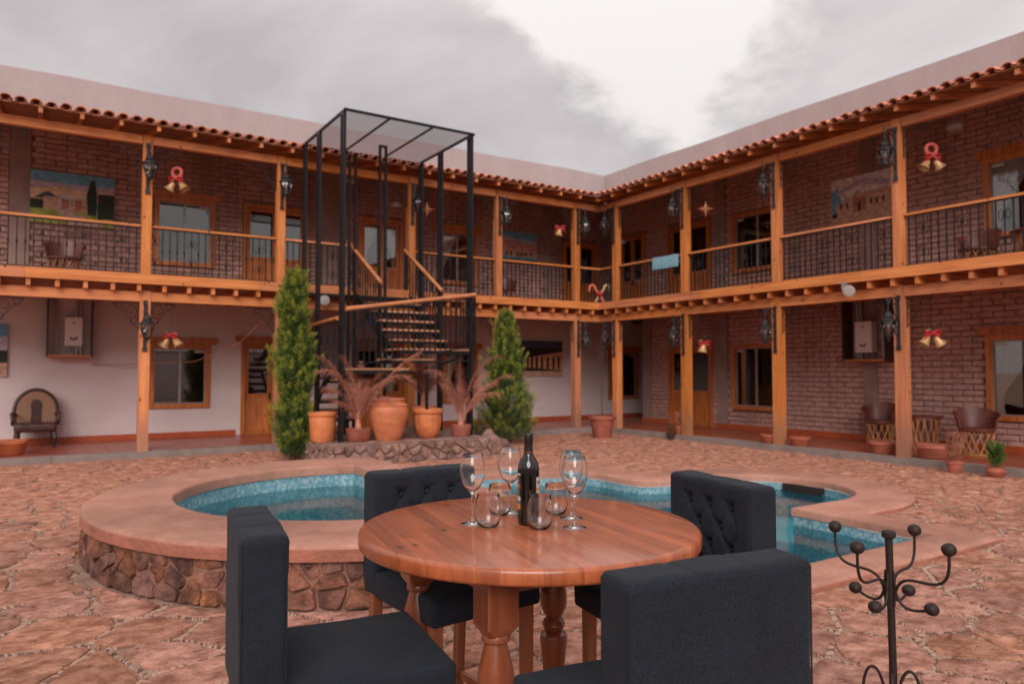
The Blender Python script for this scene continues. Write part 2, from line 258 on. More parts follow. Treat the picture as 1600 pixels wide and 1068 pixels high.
def glass_mats():
    m = bpy.data.materials.new('clear_glass'); m.use_nodes = True; b = m.node_tree.nodes['Principled BSDF']
    b.inputs['Base Color'].default_value = (1, 1, 1, 1); b.inputs['Roughness'].default_value = 0; b.inputs['IOR'].default_value = 1.47; b.inputs['Transmission Weight'].default_value = 1
    MATS['clear_glass'] = m
    def thin(name, tint, ior=1.5, rough=.02, gl=1.0):
        m = bpy.data.materials.new(name); m.use_nodes = True; t = m.node_tree; t.nodes.clear()
        o = t.nodes.new('ShaderNodeOutputMaterial'); mxn = t.nodes.new('ShaderNodeMixShader'); tr = t.nodes.new('ShaderNodeBsdfTransparent'); g = t.nodes.new('ShaderNodeBsdfGlossy'); f = t.nodes.new('ShaderNodeFresnel')
        tr.inputs[0].default_value = (*tint, 1); g.inputs['Roughness'].default_value = rough; f.inputs[0].default_value = ior
        g.inputs[0].default_value = (gl, gl, gl, 1)
        t.links.new(f.outputs[0], mxn.inputs[0]); t.links.new(tr.outputs[0], mxn.inputs[1]); t.links.new(g.outputs[0], mxn.inputs[2]); t.links.new(mxn.outputs[0], o.inputs[0])
        MATS[name] = m; return m, t, g, f
    thin('window_glass', (.93, .92, .91), ior=1.9)
    thin('lantern_glass', (.8, .8, .8), ior=1.7)
    for nm, tint in (('pool_water', (.52, .93, .96)), ('spa_water', (.60, .94, .95))):
        m, t, g, f = thin(nm, tint, ior=1.22, rough=.09)
        tcn = t.nodes.new('ShaderNodeNewGeometry'); mpn = t.nodes.new('ShaderNodeMapping'); mpn.inputs['Scale'].default_value = (4, 4, 4); t.links.new(tcn.outputs['Position'], mpn.inputs[0])
        n = N(t, 'ShaderNodeTexNoise', Scale=1.0, Detail=3.0, Distortion=.6); t.links.new(mpn.outputs[0], n.inputs[0])
        bp = t.nodes.new('ShaderNodeBump'); bp.inputs['Strength'].default_value = .5; bp.inputs['Distance'].default_value = .006
        t.links.new(n.outputs[0], bp.inputs['Height']); t.links.new(bp.outputs[0], g.inputs['Normal']); t.links.new(bp.outputs[0], f.inputs['Normal'])
    # woven shade mesh
    m, t, g, f = thin('shade_mesh', (.88, .84, .84), ior=1.1)
    d = t.nodes.new('ShaderNodeBsdfTranslucent'); d.inputs[0].default_value = (.12, .10, .105, 1)
    mxn = [x for x in t.nodes if x.type == 'MIX_SHADER'][0]; t.links.new(d.outputs[0], mxn.inputs[2])
    for l in list(mxn.inputs[0].links): t.links.remove(l)
    mxn.inputs[0].default_value = .52
glass_mats()
def mosaic(name, cols, size=.025):
    m = bpy.data.materials.new(name); m.use_nodes = True; t = m.node_tree; b = t.nodes['Principled BSDF']
    g = t.nodes.new('ShaderNodeNewGeometry'); vs = t.nodes.new('ShaderNodeVectorMath'); vs.operation = 'SCALE'; vs.inputs['Scale'].default_value = 1/size; t.links.new(g.outputs['Position'], vs.inputs[0])
    vf = t.nodes.new('ShaderNodeVectorMath'); vf.operation = 'FLOOR'; t.links.new(vs.outputs[0], vf.inputs[0])
    wn = t.nodes.new('ShaderNodeTexWhiteNoise'); t.links.new(vf.outputs[0], wn.inputs['Vector'])
    r = t.nodes.new('ShaderNodeValToRGB'); r.color_ramp.interpolation = 'CONSTANT'; r.color_ramp.elements[0].color = (*cols[0], 1)
    r.color_ramp.elements[1].position = 1/len(cols); r.color_ramp.elements[1].color = (*cols[1], 1)
    for i, c in enumerate(cols[2:]): e_ = r.color_ramp.elements.new((i+2)/len(cols)); e_.color = (*c, 1)
    t.links.new(wn.outputs['Value'], r.inputs[0])
    n = N(t, 'ShaderNodeTexNoise', Scale=2.5, Detail=4.0); t.links.new(g.outputs['Position'], n.inputs[0])
    mr = N(t, 'ShaderNodeMapRange'); mr.inputs[3].default_value = .75; mr.inputs[4].default_value = 1.25; t.links.new(n.outputs[0], mr.inputs[0])
    mu = N(t, 'ShaderNodeMixRGB', blend_type='MULTIPLY', Fac=1.0); t.links.new(r.outputs[0], mu.inputs[1]); t.links.new(mr.outputs[0], mu.inputs[2]); t.links.new(mu.outputs[0], b.inputs['Base Color'])
    b.inputs['Roughness'].default_value = .3; MATS[name] = m
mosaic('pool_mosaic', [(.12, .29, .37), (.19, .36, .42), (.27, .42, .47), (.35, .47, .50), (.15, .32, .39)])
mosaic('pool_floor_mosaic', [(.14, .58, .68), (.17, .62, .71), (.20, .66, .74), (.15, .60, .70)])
def plain(name, c, rough=.6): return mat(name, tuple(x*1.1 for x in c), tuple(x*.55 for x in c), rough=rough, scale=(9, 9, 16), ramp=(.3, .62), detail=6)
for nm, c in dict(paint_cloud=(.85, .76, .76), paint_sky=(.16, .40, .58), paint_glow=(.85, .55, .34), paint_grass=(.36, .38, .06), paint_tree=(.015, .025, .015), paint_house=(.66, .38, .28), paint_path=(.6, .38, .32), paint_hill=(.07, .09, .16),
                  paint_pink=(.75, .3, .3), paint_night=(.03, .035, .07), paint_dusk=(.55, .46, .54), paint_sand=(.62, .36, .26), paint_brick=(.48, .18, .11), paint_warm=(.7, .33, .17), paint_dark=(.03, .016, .012), paint_white=(.62, .55, .52)).items(): plain(nm, c)

# ------------------------------------------------------------ mesh helpers
class MB:
    def __init__(s): s.v = []; s.f = []; s.m = []; s.cm = 0
    def add(s, vs, fs):
        k = len(s.v); s.v += [tuple(p) for p in vs]; s.f += [tuple(i+k for i in f) for f in fs]; s.m += [s.cm]*len(fs); return s
    def box(s, x0, x1, y0, y1, z0, z1, M=None):
        vs = [Vector((x, y, z)) for x in (x0, x1) for y in (y0, y1) for z in (z0, z1)]
        if M: vs = [M @ p for p in vs]
        return s.add(vs, [(0, 1, 3, 2), (4, 6, 7, 5), (0, 4, 5, 1), (2, 3, 7, 6), (0, 2, 6, 4), (1, 5, 7, 3)])
    def bar(s, p, q, w, h=None, roll=0):
        p, q = Vector(p), Vector(q); h = h or w; d = q-p; M = Matrix.Translation(p) @ d.to_track_quat('Z', 'Y').to_matrix().to_4x4() @ Matrix.Rotation(roll, 4, 'Z')
        return s.box(-w/2, w/2, -h/2, h/2, 0, d.length, M)
    def tube(s, pts, r, n=8, close=False):
        pts = [Vector(p) for p in pts]; L = len(pts); rr = r if isinstance(r, (list, tuple)) else [r]*L
        vs = []; fs = []; prev = None
        for i, p in enumerate(pts):
            if close: d = pts[(i+1) % L]-pts[i-1]
            else: d = pts[min(i+1, L-1)]-pts[max(i-1, 0)]
            d.normalize()
            a = prev if prev is not None else (Vector((0, 0, 1)) if abs(d.z) < .9 else Vector((1, 0, 0)))
            a = (a - d*a.dot(d)).normalized(); b = d.cross(a); prev = a
            vs += [p + (a*cos(2*pi*k/n) + b*sin(2*pi*k/n))*rr[i] for k in range(n)]
        for i in range(L if close else L-1):
            j = (i+1) % L
            fs += [(i*n+k, i*n+(k+1) % n, j*n+(k+1) % n, j*n+k) for k in range(n)]
        if not close: fs += [tuple(range(n))[::-1], tuple((L-1)*n+k for k in range(n))]
        return s.add(vs, fs)
    def lathe(s, prof, n=24, c=(0, 0, 0), M=None, wob=None):
        vs = []; fs = []; L = len(prof)
        for r, z in prof:
            for k in range(n):
                rr = r*(wob(k/n*2*pi, z) if wob else 1)
                p = Vector((c[0]+rr*cos(2*pi*k/n), c[1]+rr*sin(2*pi*k/n), c[2]+z)); vs.append(M @ p if M else p)
        for i in range(L-1): fs += [(i*n+k, i*n+(k+1) % n, (i+1)*n+(k+1) % n, (i+1)*n+k) for k in range(n)]
        if prof[0][0] > 1e-4: fs.append(tuple(range(n))[::-1])
        if prof[-1][0] > 1e-4: fs.append(tuple((L-1)*n+k for k in range(n)))
        return s.add(vs, fs)
    def prism(s, poly, z0, z1, holes=()):
        loops = [poly]+list(holes); flat = [p for l in loops for p in l]
        tri = tessellate_polygon([[Vector((p[0], p[1], 0)) for p in l] for l in loops]); n = len(flat)
        vs = [(p[0], p[1], z1) for p in flat]+[(p[0], p[1], z0) for p in flat]
        fs = [tuple(t) for t in tri]+[tuple(i+n for i in t[::-1]) for t in tri]; k = 0
        for l in loops:
            m = len(l); fs += [(k+i, k+(i+1) % m, n+k+(i+1) % m, n+k+i) for i in range(m)]; k += m
        return s.add(vs, fs)
    def sheet(s, poly, z, holes=()):
        loops = [poly]+list(holes); flat = [p for l in loops for p in l]
        tri = tessellate_polygon([[Vector((p[0], p[1], 0)) for p in l] for l in loops])
        def up(t): a, b, c = (flat[i] for i in t); return tuple(t) if (b[0]-a[0])*(c[1]-a[1])-(b[1]-a[1])*(c[0]-a[0]) > 0 else tuple(t)[::-1]
        return s.add([(p[0], p[1], z) for p in flat], [up(t) for t in tri])
    def mesh(s, name, mats, smooth=False, W=None, fix=True, merge=False):
        me = bpy.data.meshes.new(name)
        me.from_pydata([W(*p) for p in s.v] if W else s.v, [], s.f)
        for m in (mats if isinstance(mats, (list, tuple)) else [mats]): me.materials.append(MATS[m])
        if any(s.m): me.polygons.foreach_set('material_index', s.m)
        if fix or merge:
            bm = bmesh.new(); bm.from_mesh(me)
            if merge: bmesh.ops.remove_doubles(bm, verts=bm.verts, dist=1e-5)
            bmesh.ops.recalc_face_normals(bm, faces=bm.faces); bm.to_mesh(me); bm.free()
        if smooth:
            for p in me.polygons: p.use_smooth = True
            if smooth != 'all':
                try: me.set_sharp_from_angle(angle=R(38))
                except Exception: pass
        return me
    def build(s, name, mats, parent=None, smooth=False, W=None, fix=True, merge=False, **k):
        return ob(name, s.mesh(name, mats, smooth, W, fix, merge), parent, **k)
def ob(name, me, parent=None, loc=(0, 0, 0), rot=(0, 0, 0), label=None, cat=None, group=None, kind=None, scale=None):
    o = bpy.data.objects.new(name, me); col.objects.link(o); o.parent = parent; o.location = loc; o.rotation_euler = rot
    if scale: o.scale = scale
    tag(o, label, cat, group, kind); return o
def tag(o, label=None, cat=None, group=None, kind=None):
    for k, v in (('label', label), ('category', cat), ('group', group), ('kind', kind)):
        if v: o[k] = v
    return o
def thing(name, label, cat, loc=(0, 0, 0), rz=0, group=None): return ob(name, None, None, loc, (0, 0, rz), label, cat, group)
def dup(o, parent=None, loc=None, rz=None, label=None, scale=None, **k):
    c = o.copy(); col.objects.link(c); c.parent = parent
    if loc is not None: c.location = loc
    if rz is not None: c.rotation_euler = (c.rotation_euler[0], c.rotation_euler[1], rz)
    if scale: c.scale = scale
    if label: c['label'] = label
    for ch in list(o.children): dup(ch, c)
    return c
def rbox(sx, sy, sz, r, div=.03, disp=None):
    """rounded box centred on x,y with its base at z=0; grid faces so that it can be displaced"""
    mb = MB(); nx, ny, nz = [max(2, int(round(q/div))) for q in (sx, sy, sz)]
    def sp(n, L):   # extra rows near the edges
        base = [-L/2, -L/2+r*.3, -L/2+r]; inner = [(-L/2+r)+(L-2*r)*i/n for i in range(1, n)]
        return base+inner+[L/2-r, L/2-r*.3, L/2]
    X, Y, Z = sp(nx, sx), sp(ny, sy), sp(nz, sz)
    def rnd(p):
        q = Vector([max(-L/2+r, min(L/2-r, c)) for c, L in zip(p, (sx, sy, sz))]); d = Vector(p)-q
        if d.length > 1e-9: q = q + d.normalized()*r if sum(abs(x) > 1e-9 for x in d) > 1 else q + d
        if disp: q = disp(q)
        return (q[0], q[1], q[2]+sz/2)
    def grid(A, B, f):
        vs = [rnd(f(a, b)) for a in A for b in B]; n = len(B)
        mb.add(vs, [(i*n+j, i*n+j+1, (i+1)*n+j+1, (i+1)*n+j) for i in range(len(A)-1) for j in range(n-1)])
    for sg in (-1, 1):
        grid(X, Z, lambda a, b: (a, sg*sy/2, b)); grid(Y, Z, lambda a, b: (sg*sx/2, a, b)); grid(X, Y, lambda a, b: (a, b, sg*sz/2))
    return mb
def voronoi(pts, bx, near=26):
    """cells of the points clipped to the box bx=(x0,x1,y0,y1)"""
    gs = 1.0; cells = []
    for i, (px, py) in enumerate(pts):
        poly = [(bx[0], bx[2]), (bx[1], bx[2]), (bx[1], bx[3]), (bx[0], bx[3])]
        nb = sorted(((qx-px)**2+(qy-py)**2, qx, qy) for j, (qx, qy) in enumerate(pts) if j != i and abs(qx-px) < 3 and abs(qy-py) < 3)[:near]
        for d, qx, qy in nb:
            mx_, my_ = (px+qx)/2, (py+qy)/2; nx, ny = qx-px, qy-py; new = []
            for k in range(len(poly)):
                a, b = poly[k], poly[(k+1) % len(poly)]
                da = (a[0]-mx_)*nx+(a[1]-my_)*ny; db = (b[0]-mx_)*nx+(b[1]-my_)*ny
                if da <= 0: new.append(a)
                if da*db < 0: tt = da/(da-db); new.append((a[0]+(b[0]-a[0])*tt, a[1]+(b[1]-a[1])*tt))
            poly = new
            if not poly: break
        cells.append(poly)
    return cells
def inpoly(p, poly):
    x, y = p; c = False; n = len(poly)
    for i in range(n):
        x0, y0 = poly[i]; x1, y1 = poly[(i+1) % n]
        if (y0 > y) != (y1 > y) and x < (x1-x0)*(y-y0)/(y1-y0)+x0: c = not c
    return c
def inset(poly, d):
    n = len(poly); outp = []
    A = sum(poly[i][0]*poly[(i+1) % n][1]-poly[(i+1) % n][0]*poly[i][1] for i in range(n)); sg = 1 if A > 0 else -1
    for i in range(n):
        p0, p1, p2 = Vector(poly[i-1]), Vector(poly[i]), Vector(poly[(i+1) % n])
        a = (p1-p0); b = (p2-p1)
        if a.length < 1e-6 or b.length < 1e-6: outp.append(tuple(p1)); continue
        a.normalize(); b.normalize(); na = Vector((-a.y, a.x))*sg; nb = Vector((-b.y, b.x))*sg; m = na+nb
        if m.length < .3: m = na*1
        k = d/max(.35, m.normalized().dot(na)); outp.append(tuple(p1+m.normalized()*k))
    return outp
def smoothpoly(poly, it=2, seg=None):
    for _ in range(it):
        n = len(poly); poly = [q for i in range(n) for q in ((poly[i][0]*.75+poly[(i+1) % n][0]*.25, poly[i][1]*.75+poly[(i+1) % n][1]*.25), (poly[i][0]*.25+poly[(i+1) % n][0]*.75, poly[i][1]*.25+poly[(i+1) % n][1]*.75))]
    return poly
def area(poly): return abs(sum(poly[i][0]*poly[(i+1) % len(poly)][1]-poly[(i+1) % len(poly)][0]*poly[i][1] for i in range(len(poly))))/2
def arc(cx, cy, r, a0, a1, n): return [(cx+r*cos(R(a0+(a1-a0)*i/n)), cy+r*sin(R(a0+(a1-a0)*i/n))) for i in range(n+1)]

# ============================================================ THE GROUND, POOL AND SPA
SPC = (9.12, 7.56); SPR = 2.46                      # raised spa: centre and outer radius of the coping; cut flat at u = 8.22
def chord(cx, cy, r, x, n, rev=False):              # arc of the circle on the +u side of the line u = x, from +v end to -v end
    a = math.degrees(math.acos((x-cx)/r)); return arc(cx, cy, r, a, -a, n)
SPX = 8.22
spa_out = chord(*SPC, SPR, SPX, 56); SPI = (9.23, 7.48); spa_in = smoothpoly(chord(*SPI, 1.64, 8.66, 40), 1)
b_a0, b_a1 = 84, 276
pool_out = [(SPX, 11.17), (4.56, 11.17), (4.56, 9.86)] + arc(4.05, 8.14, 1.72, 90, 262, 26) + [(4.43, 6.42), (4.45, 5.7), (4.72, 5.42), (5.2, 5.16), (5.8, 4.98), (6.3, 4.72), (6.9, 4.55), (7.6, 4.5), (SPX, 4.7)]
pool_in = [(7.72, 10.77), (4.96, 10.77), (4.96, 9.24), (4.3, 9.24)] + arc(4.1, 8.14, 1.1, 92, 268, 22) + [(4.6, 7.06), (4.86, 7.02), (5.02, 6.86), (5.05, 6.6), (5.05, 6.1), (5.12, 5.9), (5.4, 5.68), (5.9, 5.45), (6.5, 5.2), (7.2, 5.05), (7.72, 5.2)]
POD = [(8.0, -.0), (8.0, 3.02), (5.05, 3.02), (5.05, -.0)]
# sheet of mortar bedding under the stones, to the horizon, with the two basins cut out
g = MB(); R0 = 300
g.sheet([(-R0, -R0), (R0, -R0), (R0, R0), (-R0, R0)], 0, [inset(pool_out, .12), inset(spa_out, .12)])
g.build('courtyard_bedding', 'joint_mortar', kind='structure')
floor = ob('courtyard_floor', None, kind='structure')
def blocked(p, m=0.0):
    if p[0] < .03 or p[1] < .03: return True
    return inpoly(p, pool_out) or hypot(p[0]-SPC[0], p[1]-SPC[1]) < SPR+m and p[0] > SPX or (5.05-m < p[0] < 8+m and p[1] < 3.02+m)
pts = []; rs = random.Random(11); st = .47
gx = -.2
i = 0
while gx < 14.2:
    gy = -.2 + (.27 if i % 2 else 0)
    while gy < 14.6:
        if not (gx > 12.8 and gy > 13.6): pts.append((gx+rs.uniform(-.2, .2), gy+rs.uniform(-.2, .2)))
        gy += st*rs.uniform(.86, 1.2)
    gx += st*.88; i += 1
cells = voronoi(pts, (0.02, 14.4, 0.02, 15.0))
def flag(poly, rs):
    A = area(poly)
    if A < .03: return None
    p = smoothpoly(inset(poly, .021), 1)
    # jagged outline
    q = []
    n = len(p)
    for i in range(n):
        a, b = Vector(p[i]), Vector(p[(i+1) % n]); k = max(1, int((b-a).length/.06))
        for j in range(k):
            c = a.lerp(b, j/k); nn = noise.noise(Vector((c.x*7, c.y*7, 3.3)))*.045+noise.noise(Vector((c.x*22, c.y*22, 3.3)))*.014; ctr = (c-Vector((sum(x for x, _ in p)/n, sum(y for _, y in p)/n))).normalized()
            q.append((c.x+ctr.x*nn, c.y+ctr.y*nn))
    return q
stones = []
for (cxx, cyy), poly in zip(pts, cells):
    if len(poly) < 3: continue
    vb = [blocked(p) for p in poly]
    if all(vb) and blocked((cxx, cyy)): continue
    # pull the corners that fall inside an obstacle out of it
    if any(vb):
        if blocked((cxx, cyy)):
            g_ = [p for p, k in zip(poly, vb) if not k]; cc = (sum(p[0] for p in g_)/len(g_), sum(p[1] for p in g_)/len(g_))
            if len(g_) < 2: continue
        else: cc = (cxx, cyy)
        dense = []
        for k in range(len(poly)):
            a, b = poly[k], poly[(k+1) % len(poly)]
            for j in range(4): dense.append((a[0]+(b[0]-a[0])*j/4, a[1]+(b[1]-a[1])*j/4))
        np_ = []
        for p in dense:
            if blocked(p, .02):
                lo, hi = 0.0, 1.0
                for _ in range(9):
                    md = (lo+hi)/2; qq = (cc[0]+(p[0]-cc[0])*md, cc[1]+(p[1]-cc[1])*md)
                    if blocked(qq, .02): hi = md
                    else: lo = md
                p = (cc[0]+(p[0]-cc[0])*lo, cc[1]+(p[1]-cc[1])*lo)
            np_.append(p)
        poly = np_
        if area(poly) < .04: continue
    f = flag(poly, rs)
    if f and area(f) > .02:
        c = (sum(p[0] for p in f)/len(f), sum(p[1] for p in f)/len(f)); d = hypot(c[0]-CAM.x, c[1]-CAM.y)
        stones.append((area(f)/max(d, 3)**3, c, f, poly))
stones.sort(key=lambda s_: -s_[0])
def flagmesh(mb, f, c, off):
    hh = random.uniform(.007, .014); tx, ty = random.uniform(-.008, .008), random.uniform(-.008, .008)
    rings = [(1.0, .0), (.985, .6), (.95, .95), (.8, 1.0), (.6, 1.0), (.4, 1.0), (.2, 1.0)]; n = len(f); vs = []
    for k, (s_, z) in enumerate(rings):
        for p in f:
            x, y = c[0]+(p[0]-c[0])*s_, c[1]+(p[1]-c[1])*s_
            zz = z*hh + ((x-c[0])*tx+(y-c[1])*ty if z else 0) + (noise.noise(Vector((x*5, y*5, 1)))*.008 + noise.noise(Vector((x*17, y*17, 7)))*.006 if k > 1 else 0)
            vs.append((x-off[0], y-off[1], max(zz, -.004) if k else -.004))
    vs.append((c[0]-off[0], c[1]-off[1], hh)); fs = []
    for k in range(len(rings)-1): fs += [(k*n+i, k*n+(i+1) % n, (k+1)*n+(i+1) % n, (k+1)*n+i) for i in range(n)]
    k = len(rings)-1; fs += [(k*n+i, k*n+(i+1) % n, (k+1)*n) for i in range(n)]
    mb.add(vs, fs)
rest = MB()
for i, (_, c, f, poly) in enumerate(stones):
    if i < 300:
        mb = MB(); flagmesh(mb, f, c, c); ob('flagstone', mb.mesh('flagstone', 'flagstone', 'a', fix=False), floor, (c[0], c[1], .004))
    else: flagmesh(rest, f, c, (0, 0))
if rest.v: rest.build('flagstone', 'flagstone', floor, fix=False, kind='stuff', loc=(0, 0, .004))
# little stones set on edge across the joints, along the outline of each slab
pl, pd = MB(), MB(); seen = set()
def pebble(mb, x, y, a, L, W_, H_):
    ca, sa = cos(a), sin(a)
    vs = []
    for (dx, dy, dz) in ((-1, -1, 0), (1, -1, 0), (1, 1, 0), (-1, 1, 0), (-.8, -.7, 1), (.8, -.7, 1), (.8, .7, 1), (-.8, .7, 1)):
        px, py = dx*L/2, dy*W_/2; vs.append((x+px*ca-py*sa, y+px*sa+py*ca, dz*H_))
    mb.add(vs, [(0, 1, 5, 4), (1, 2, 6, 5), (2, 3, 7, 6), (3, 0, 4, 7), (4, 5, 6, 7)])
for _, c, f, poly in stones:
    for k in range(len(poly)):
        a, b = Vector(poly[k]), Vector(poly[(k+1) % len(poly)]); L = (b-a).length
        key = tuple(sorted([(round(a.x, 2), round(a.y, 2)), (round(b.x, 2), round(b.y, 2))]))
        if key in seen or L < .05: continue
        seen.add(key); m = (a+b)/2; dist = hypot(m.x-CAM.x, m.y-CAM.y)
        if dist > 10.5: continue
        ang = atan2(b.y-a.y, b.x-a.x); stp = .021; t_ = .02
        style = noise.noise(Vector((m.x*1.7, m.y*1.7, 9)))
        while t_ < L:
            p = a.lerp(b, t_/L); jit = noise.noise(Vector((p.x*9, p.y*9, 2)))*.018
            x, y = p.x-sin(ang)*jit, p.y+cos(ang)*jit
            if not blocked((x, y), .03):
                dk = random.random() < (.42 + style*.4)
                pebble(pd if dk else pl, x, y, ang+pi/2+.5+random.uniform(-.25, .25), random.uniform(.024, .044), random.uniform(.006, .012), random.uniform(.006, .014) if not dk else random.uniform(.004, .009))
            t_ += stp*random.uniform(.75, 1.3)
pl.build('pebble_joints', 'pebble_light', floor, fix=False, kind='stuff'); pd.build('dark_pebble_joints', 'pebble_dark', floor, fix=False, kind='stuff')

def coping(outer, inner, z0, z1, name, parent, mats=('pink_coping', 'pink_coping_edge')):
    """rounded cement kerb between two outlines"""
    mb = MB(); ro, ri = [], []
    prof = [(.0, z0), (.0, z1-.026), (.004, z1-.014), (.013, z1-.004), (.03, z1)]
    for d, z in prof: ro.append([(x, y, z) for x, y in inset(outer, d)]); ri.append([(x, y, z) for x, y in inset(inner, -d)])
    for mset, rings in ((1, ro), (0, ri)):
        n = len(rings[0])
        for k in range(len(prof)-1):
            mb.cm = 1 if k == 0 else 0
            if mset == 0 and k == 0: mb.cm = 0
            mb.add(rings[k]+rings[k+1], [(i, (i+1) % n, n+(i+1) % n, n+i) for i in range(n)])
    mb.cm = 0
    mb.sheet([p[:2] for p in ro[-1]], z1, [[p[:2] for p in ri[-1]]])
    return mb.build(name, mats, parent, smooth=True, merge=True)
def subdiv(poly, d=.12, amp=.006):
    q = []
    for i in range(len(poly)):
        a, b = Vector(poly[i]), Vector(poly[(i+1) % len(poly)]); k = max(1, int((b-a).length/d))
        for j in range(k):
            c = a.lerp(b, j/k); q.append((c.x+noise.noise(Vector((c.x*3, c.y*3, 5)))*amp*2, c.y+noise.noise(Vector((c.x*3, c.y*3, 8)))*amp*2))
    return q
pool = thing('swimming_pool', 'low walled swimming pool with pink coping and a rounded end, beside the raised spa', 'swimming pool', (0, 0, 0))
pi_, po_ = subdiv(pool_in), subdiv(pool_out)
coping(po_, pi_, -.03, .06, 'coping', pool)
mb = MB(); n = len(pi_); lo = inset(pi_, -.015)
for za, zb, in ((-.04, -.35), (-.35, -1.5)):
    mb.add([(x, y, za) for x, y in lo]+[(x, y, zb) for x, y in lo], [(i, (i+1) % n, n+(i+1) % n, n+i) for i in range(n)])
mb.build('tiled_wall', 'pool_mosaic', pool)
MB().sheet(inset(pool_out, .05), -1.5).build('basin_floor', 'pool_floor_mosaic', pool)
for k, (r, z) in enumerate(((1.55, -.95), (1.2, -.72), (.85, -.5))):
    c0 = MB(); c0.prism([(5.2 - k*.42, 9.22), (5.2 - k*.42, 7.0)] + arc(4.1, 8.14, 1.12, 268, 92, 18), -1.49, z-.0); c0.build('underwater_step', 'pool_floor_mosaic', pool)
MB().box(3.02, 3.1, 7.72, 8.32, -.115, -.03).box(3.1, 3.125, 7.7, 8.34, -.125, -.115).build('skimmer_opening', 'wrought_iron', pool)
MB().sheet(inset(pi_, -.012), -.13).build('pool_water', 'pool_water', None, kind='structure', smooth='all', fix=False)
spa = thing('raised_spa', 'round raised spa with thick pink coping on a rough stone wall', 'hot tub')
si_, so_ = subdiv(spa_in, .12, .004), subdiv(spa_out, .1, .009)
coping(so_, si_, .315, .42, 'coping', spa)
n = len(si_); lo = inset(si_, -.015)
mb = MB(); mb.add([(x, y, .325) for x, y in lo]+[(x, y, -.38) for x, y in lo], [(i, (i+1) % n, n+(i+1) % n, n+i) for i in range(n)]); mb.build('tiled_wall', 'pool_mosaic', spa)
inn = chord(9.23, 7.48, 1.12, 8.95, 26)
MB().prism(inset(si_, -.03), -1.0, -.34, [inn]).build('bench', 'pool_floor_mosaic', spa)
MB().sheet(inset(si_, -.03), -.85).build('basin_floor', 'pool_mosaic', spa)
MB().sheet(inset(si_, -.012), .175).build('spa_water', 'spa_water', None, kind='structure', smooth='all', fix=False)
MB().box(SPX+.005, SPX+.06, 5.4, 9.75, -.03, .314).build('divider_face', 'pink_coping_edge', spa)

def jag(p):
    q = []; n = len(p)
    for i in range(n):
        a, b = Vector(p[i]), Vector(p[(i+1) % n]); L = (b-a).length
        if L < .02: q.append((a.x, a.y)); continue
        a2, b2 = a.lerp(b, .12), a.lerp(b, .88); k = max(1, int(L/.04))
        for j in range(k+1):
            c = a2.lerp(b2, j/k); e = noise.noise(Vector((c.x*14, c.y*14, 5)))*.010; q.append((c.x+e, c.y+noise.noise(Vector((c.x*14, c.y*14, 15)))*.010))
    return q
def rubble(parent, place, L, H_, st, matname, mortar_mb, mortar_mat, depth=.05, seed=3, limit=300, zb=0.0):
    """irregular field stones with recessed joints: place(s, z, d) -> world"""
    r_ = random.Random(seed); ps = []; y = st*.35; k = 0
    while y < H_+st*.2:
        x = -.1 + (st*.55 if k % 2 else 0)
        while x < L+.1: ps.append((x+r_.uniform(-.3, .3)*st, y+r_.uniform(-.28, .28)*st*.8)); x += st*r_.uniform(.8, 1.7)
        y += st*.62; k += 1
    cl = voronoi(ps, (0, L, 0, H_), 20); done = 0
    big = sorted([c for c in cl if len(c) > 2 and area(c) > .0016], key=lambda c: -area(c))
    rest = MB()
    for poly in big:
        p = jag(inset(poly, .010)); n = len(p); cx = sum(q[0] for q in p)/n; cy = sum(q[1] for q in p)/n; dd = depth*r_.uniform(.35, 1.0)
        vs = []; org = Vector(place(cx, cy+zb, 0)); usemb = MB() if done < limit else rest; o0 = org if done < limit else Vector((0, 0, 0))
        for s_, d in ((1.02, -.01), (.985, dd*.6), (.90, dd*.92), (.5, dd)):
            for q in p:
                x, z = cx+(q[0]-cx)*s_, cy+(q[1]-cy)*s_
                e_ = noise.noise(Vector((x*11+seed, z*11, 1)))*.03+noise.noise(Vector((x*30+seed, z*30, 4)))*.010 if d > 0 else 0
                vs.append(Vector(place(x, z+zb, d+e_))-o0)
        vs.append(Vector(place(cx, cy+zb, dd))-o0); fs = []
        for k in range(3): fs += [(k*n+i, k*n+(i+1) % n, (k+1)*n+(i+1) % n, (k+1)*n+i) for i in range(n)]
        fs += [(3*n+i, 3*n+(i+1) % n, 4*n) for i in range(n)]
        usemb.add(vs, fs)
        if done < limit: ob('stone', usemb.mesh('stone', matname, 'a', fix=True), parent, tuple(org))
        done += 1
    if rest.v: rest.build('stone', matname, parent, kind='stuff')
    mortar_mb.build('mortar', mortar_mat, parent)
a_full = math.degrees(math.acos((SPX-SPC[0])/SPR)); rw = SPR-.05
def spaplace(s, z, d): a = R(a_full)-s/rw; r_ = rw+d-.01+.03*(1-z/.32); return (SPC[0]+r_*cos(a), SPC[1]+r_*sin(a), z)
mo = MB(); ring = chord(*SPC, rw+.004, SPX, 70); n = len(ring)
mo.add([(x, y, -.05) for x, y in ring]+[(x, y, .314) for x, y in ring], [(i, i+1, n+i+1, n+i) for i in range(n-1)])
rubble(spa, spaplace, 2*R(a_full)*rw, .315, .175, 'rubble_stone', mo, 'rubble_mortar', depth=.045, seed=5)

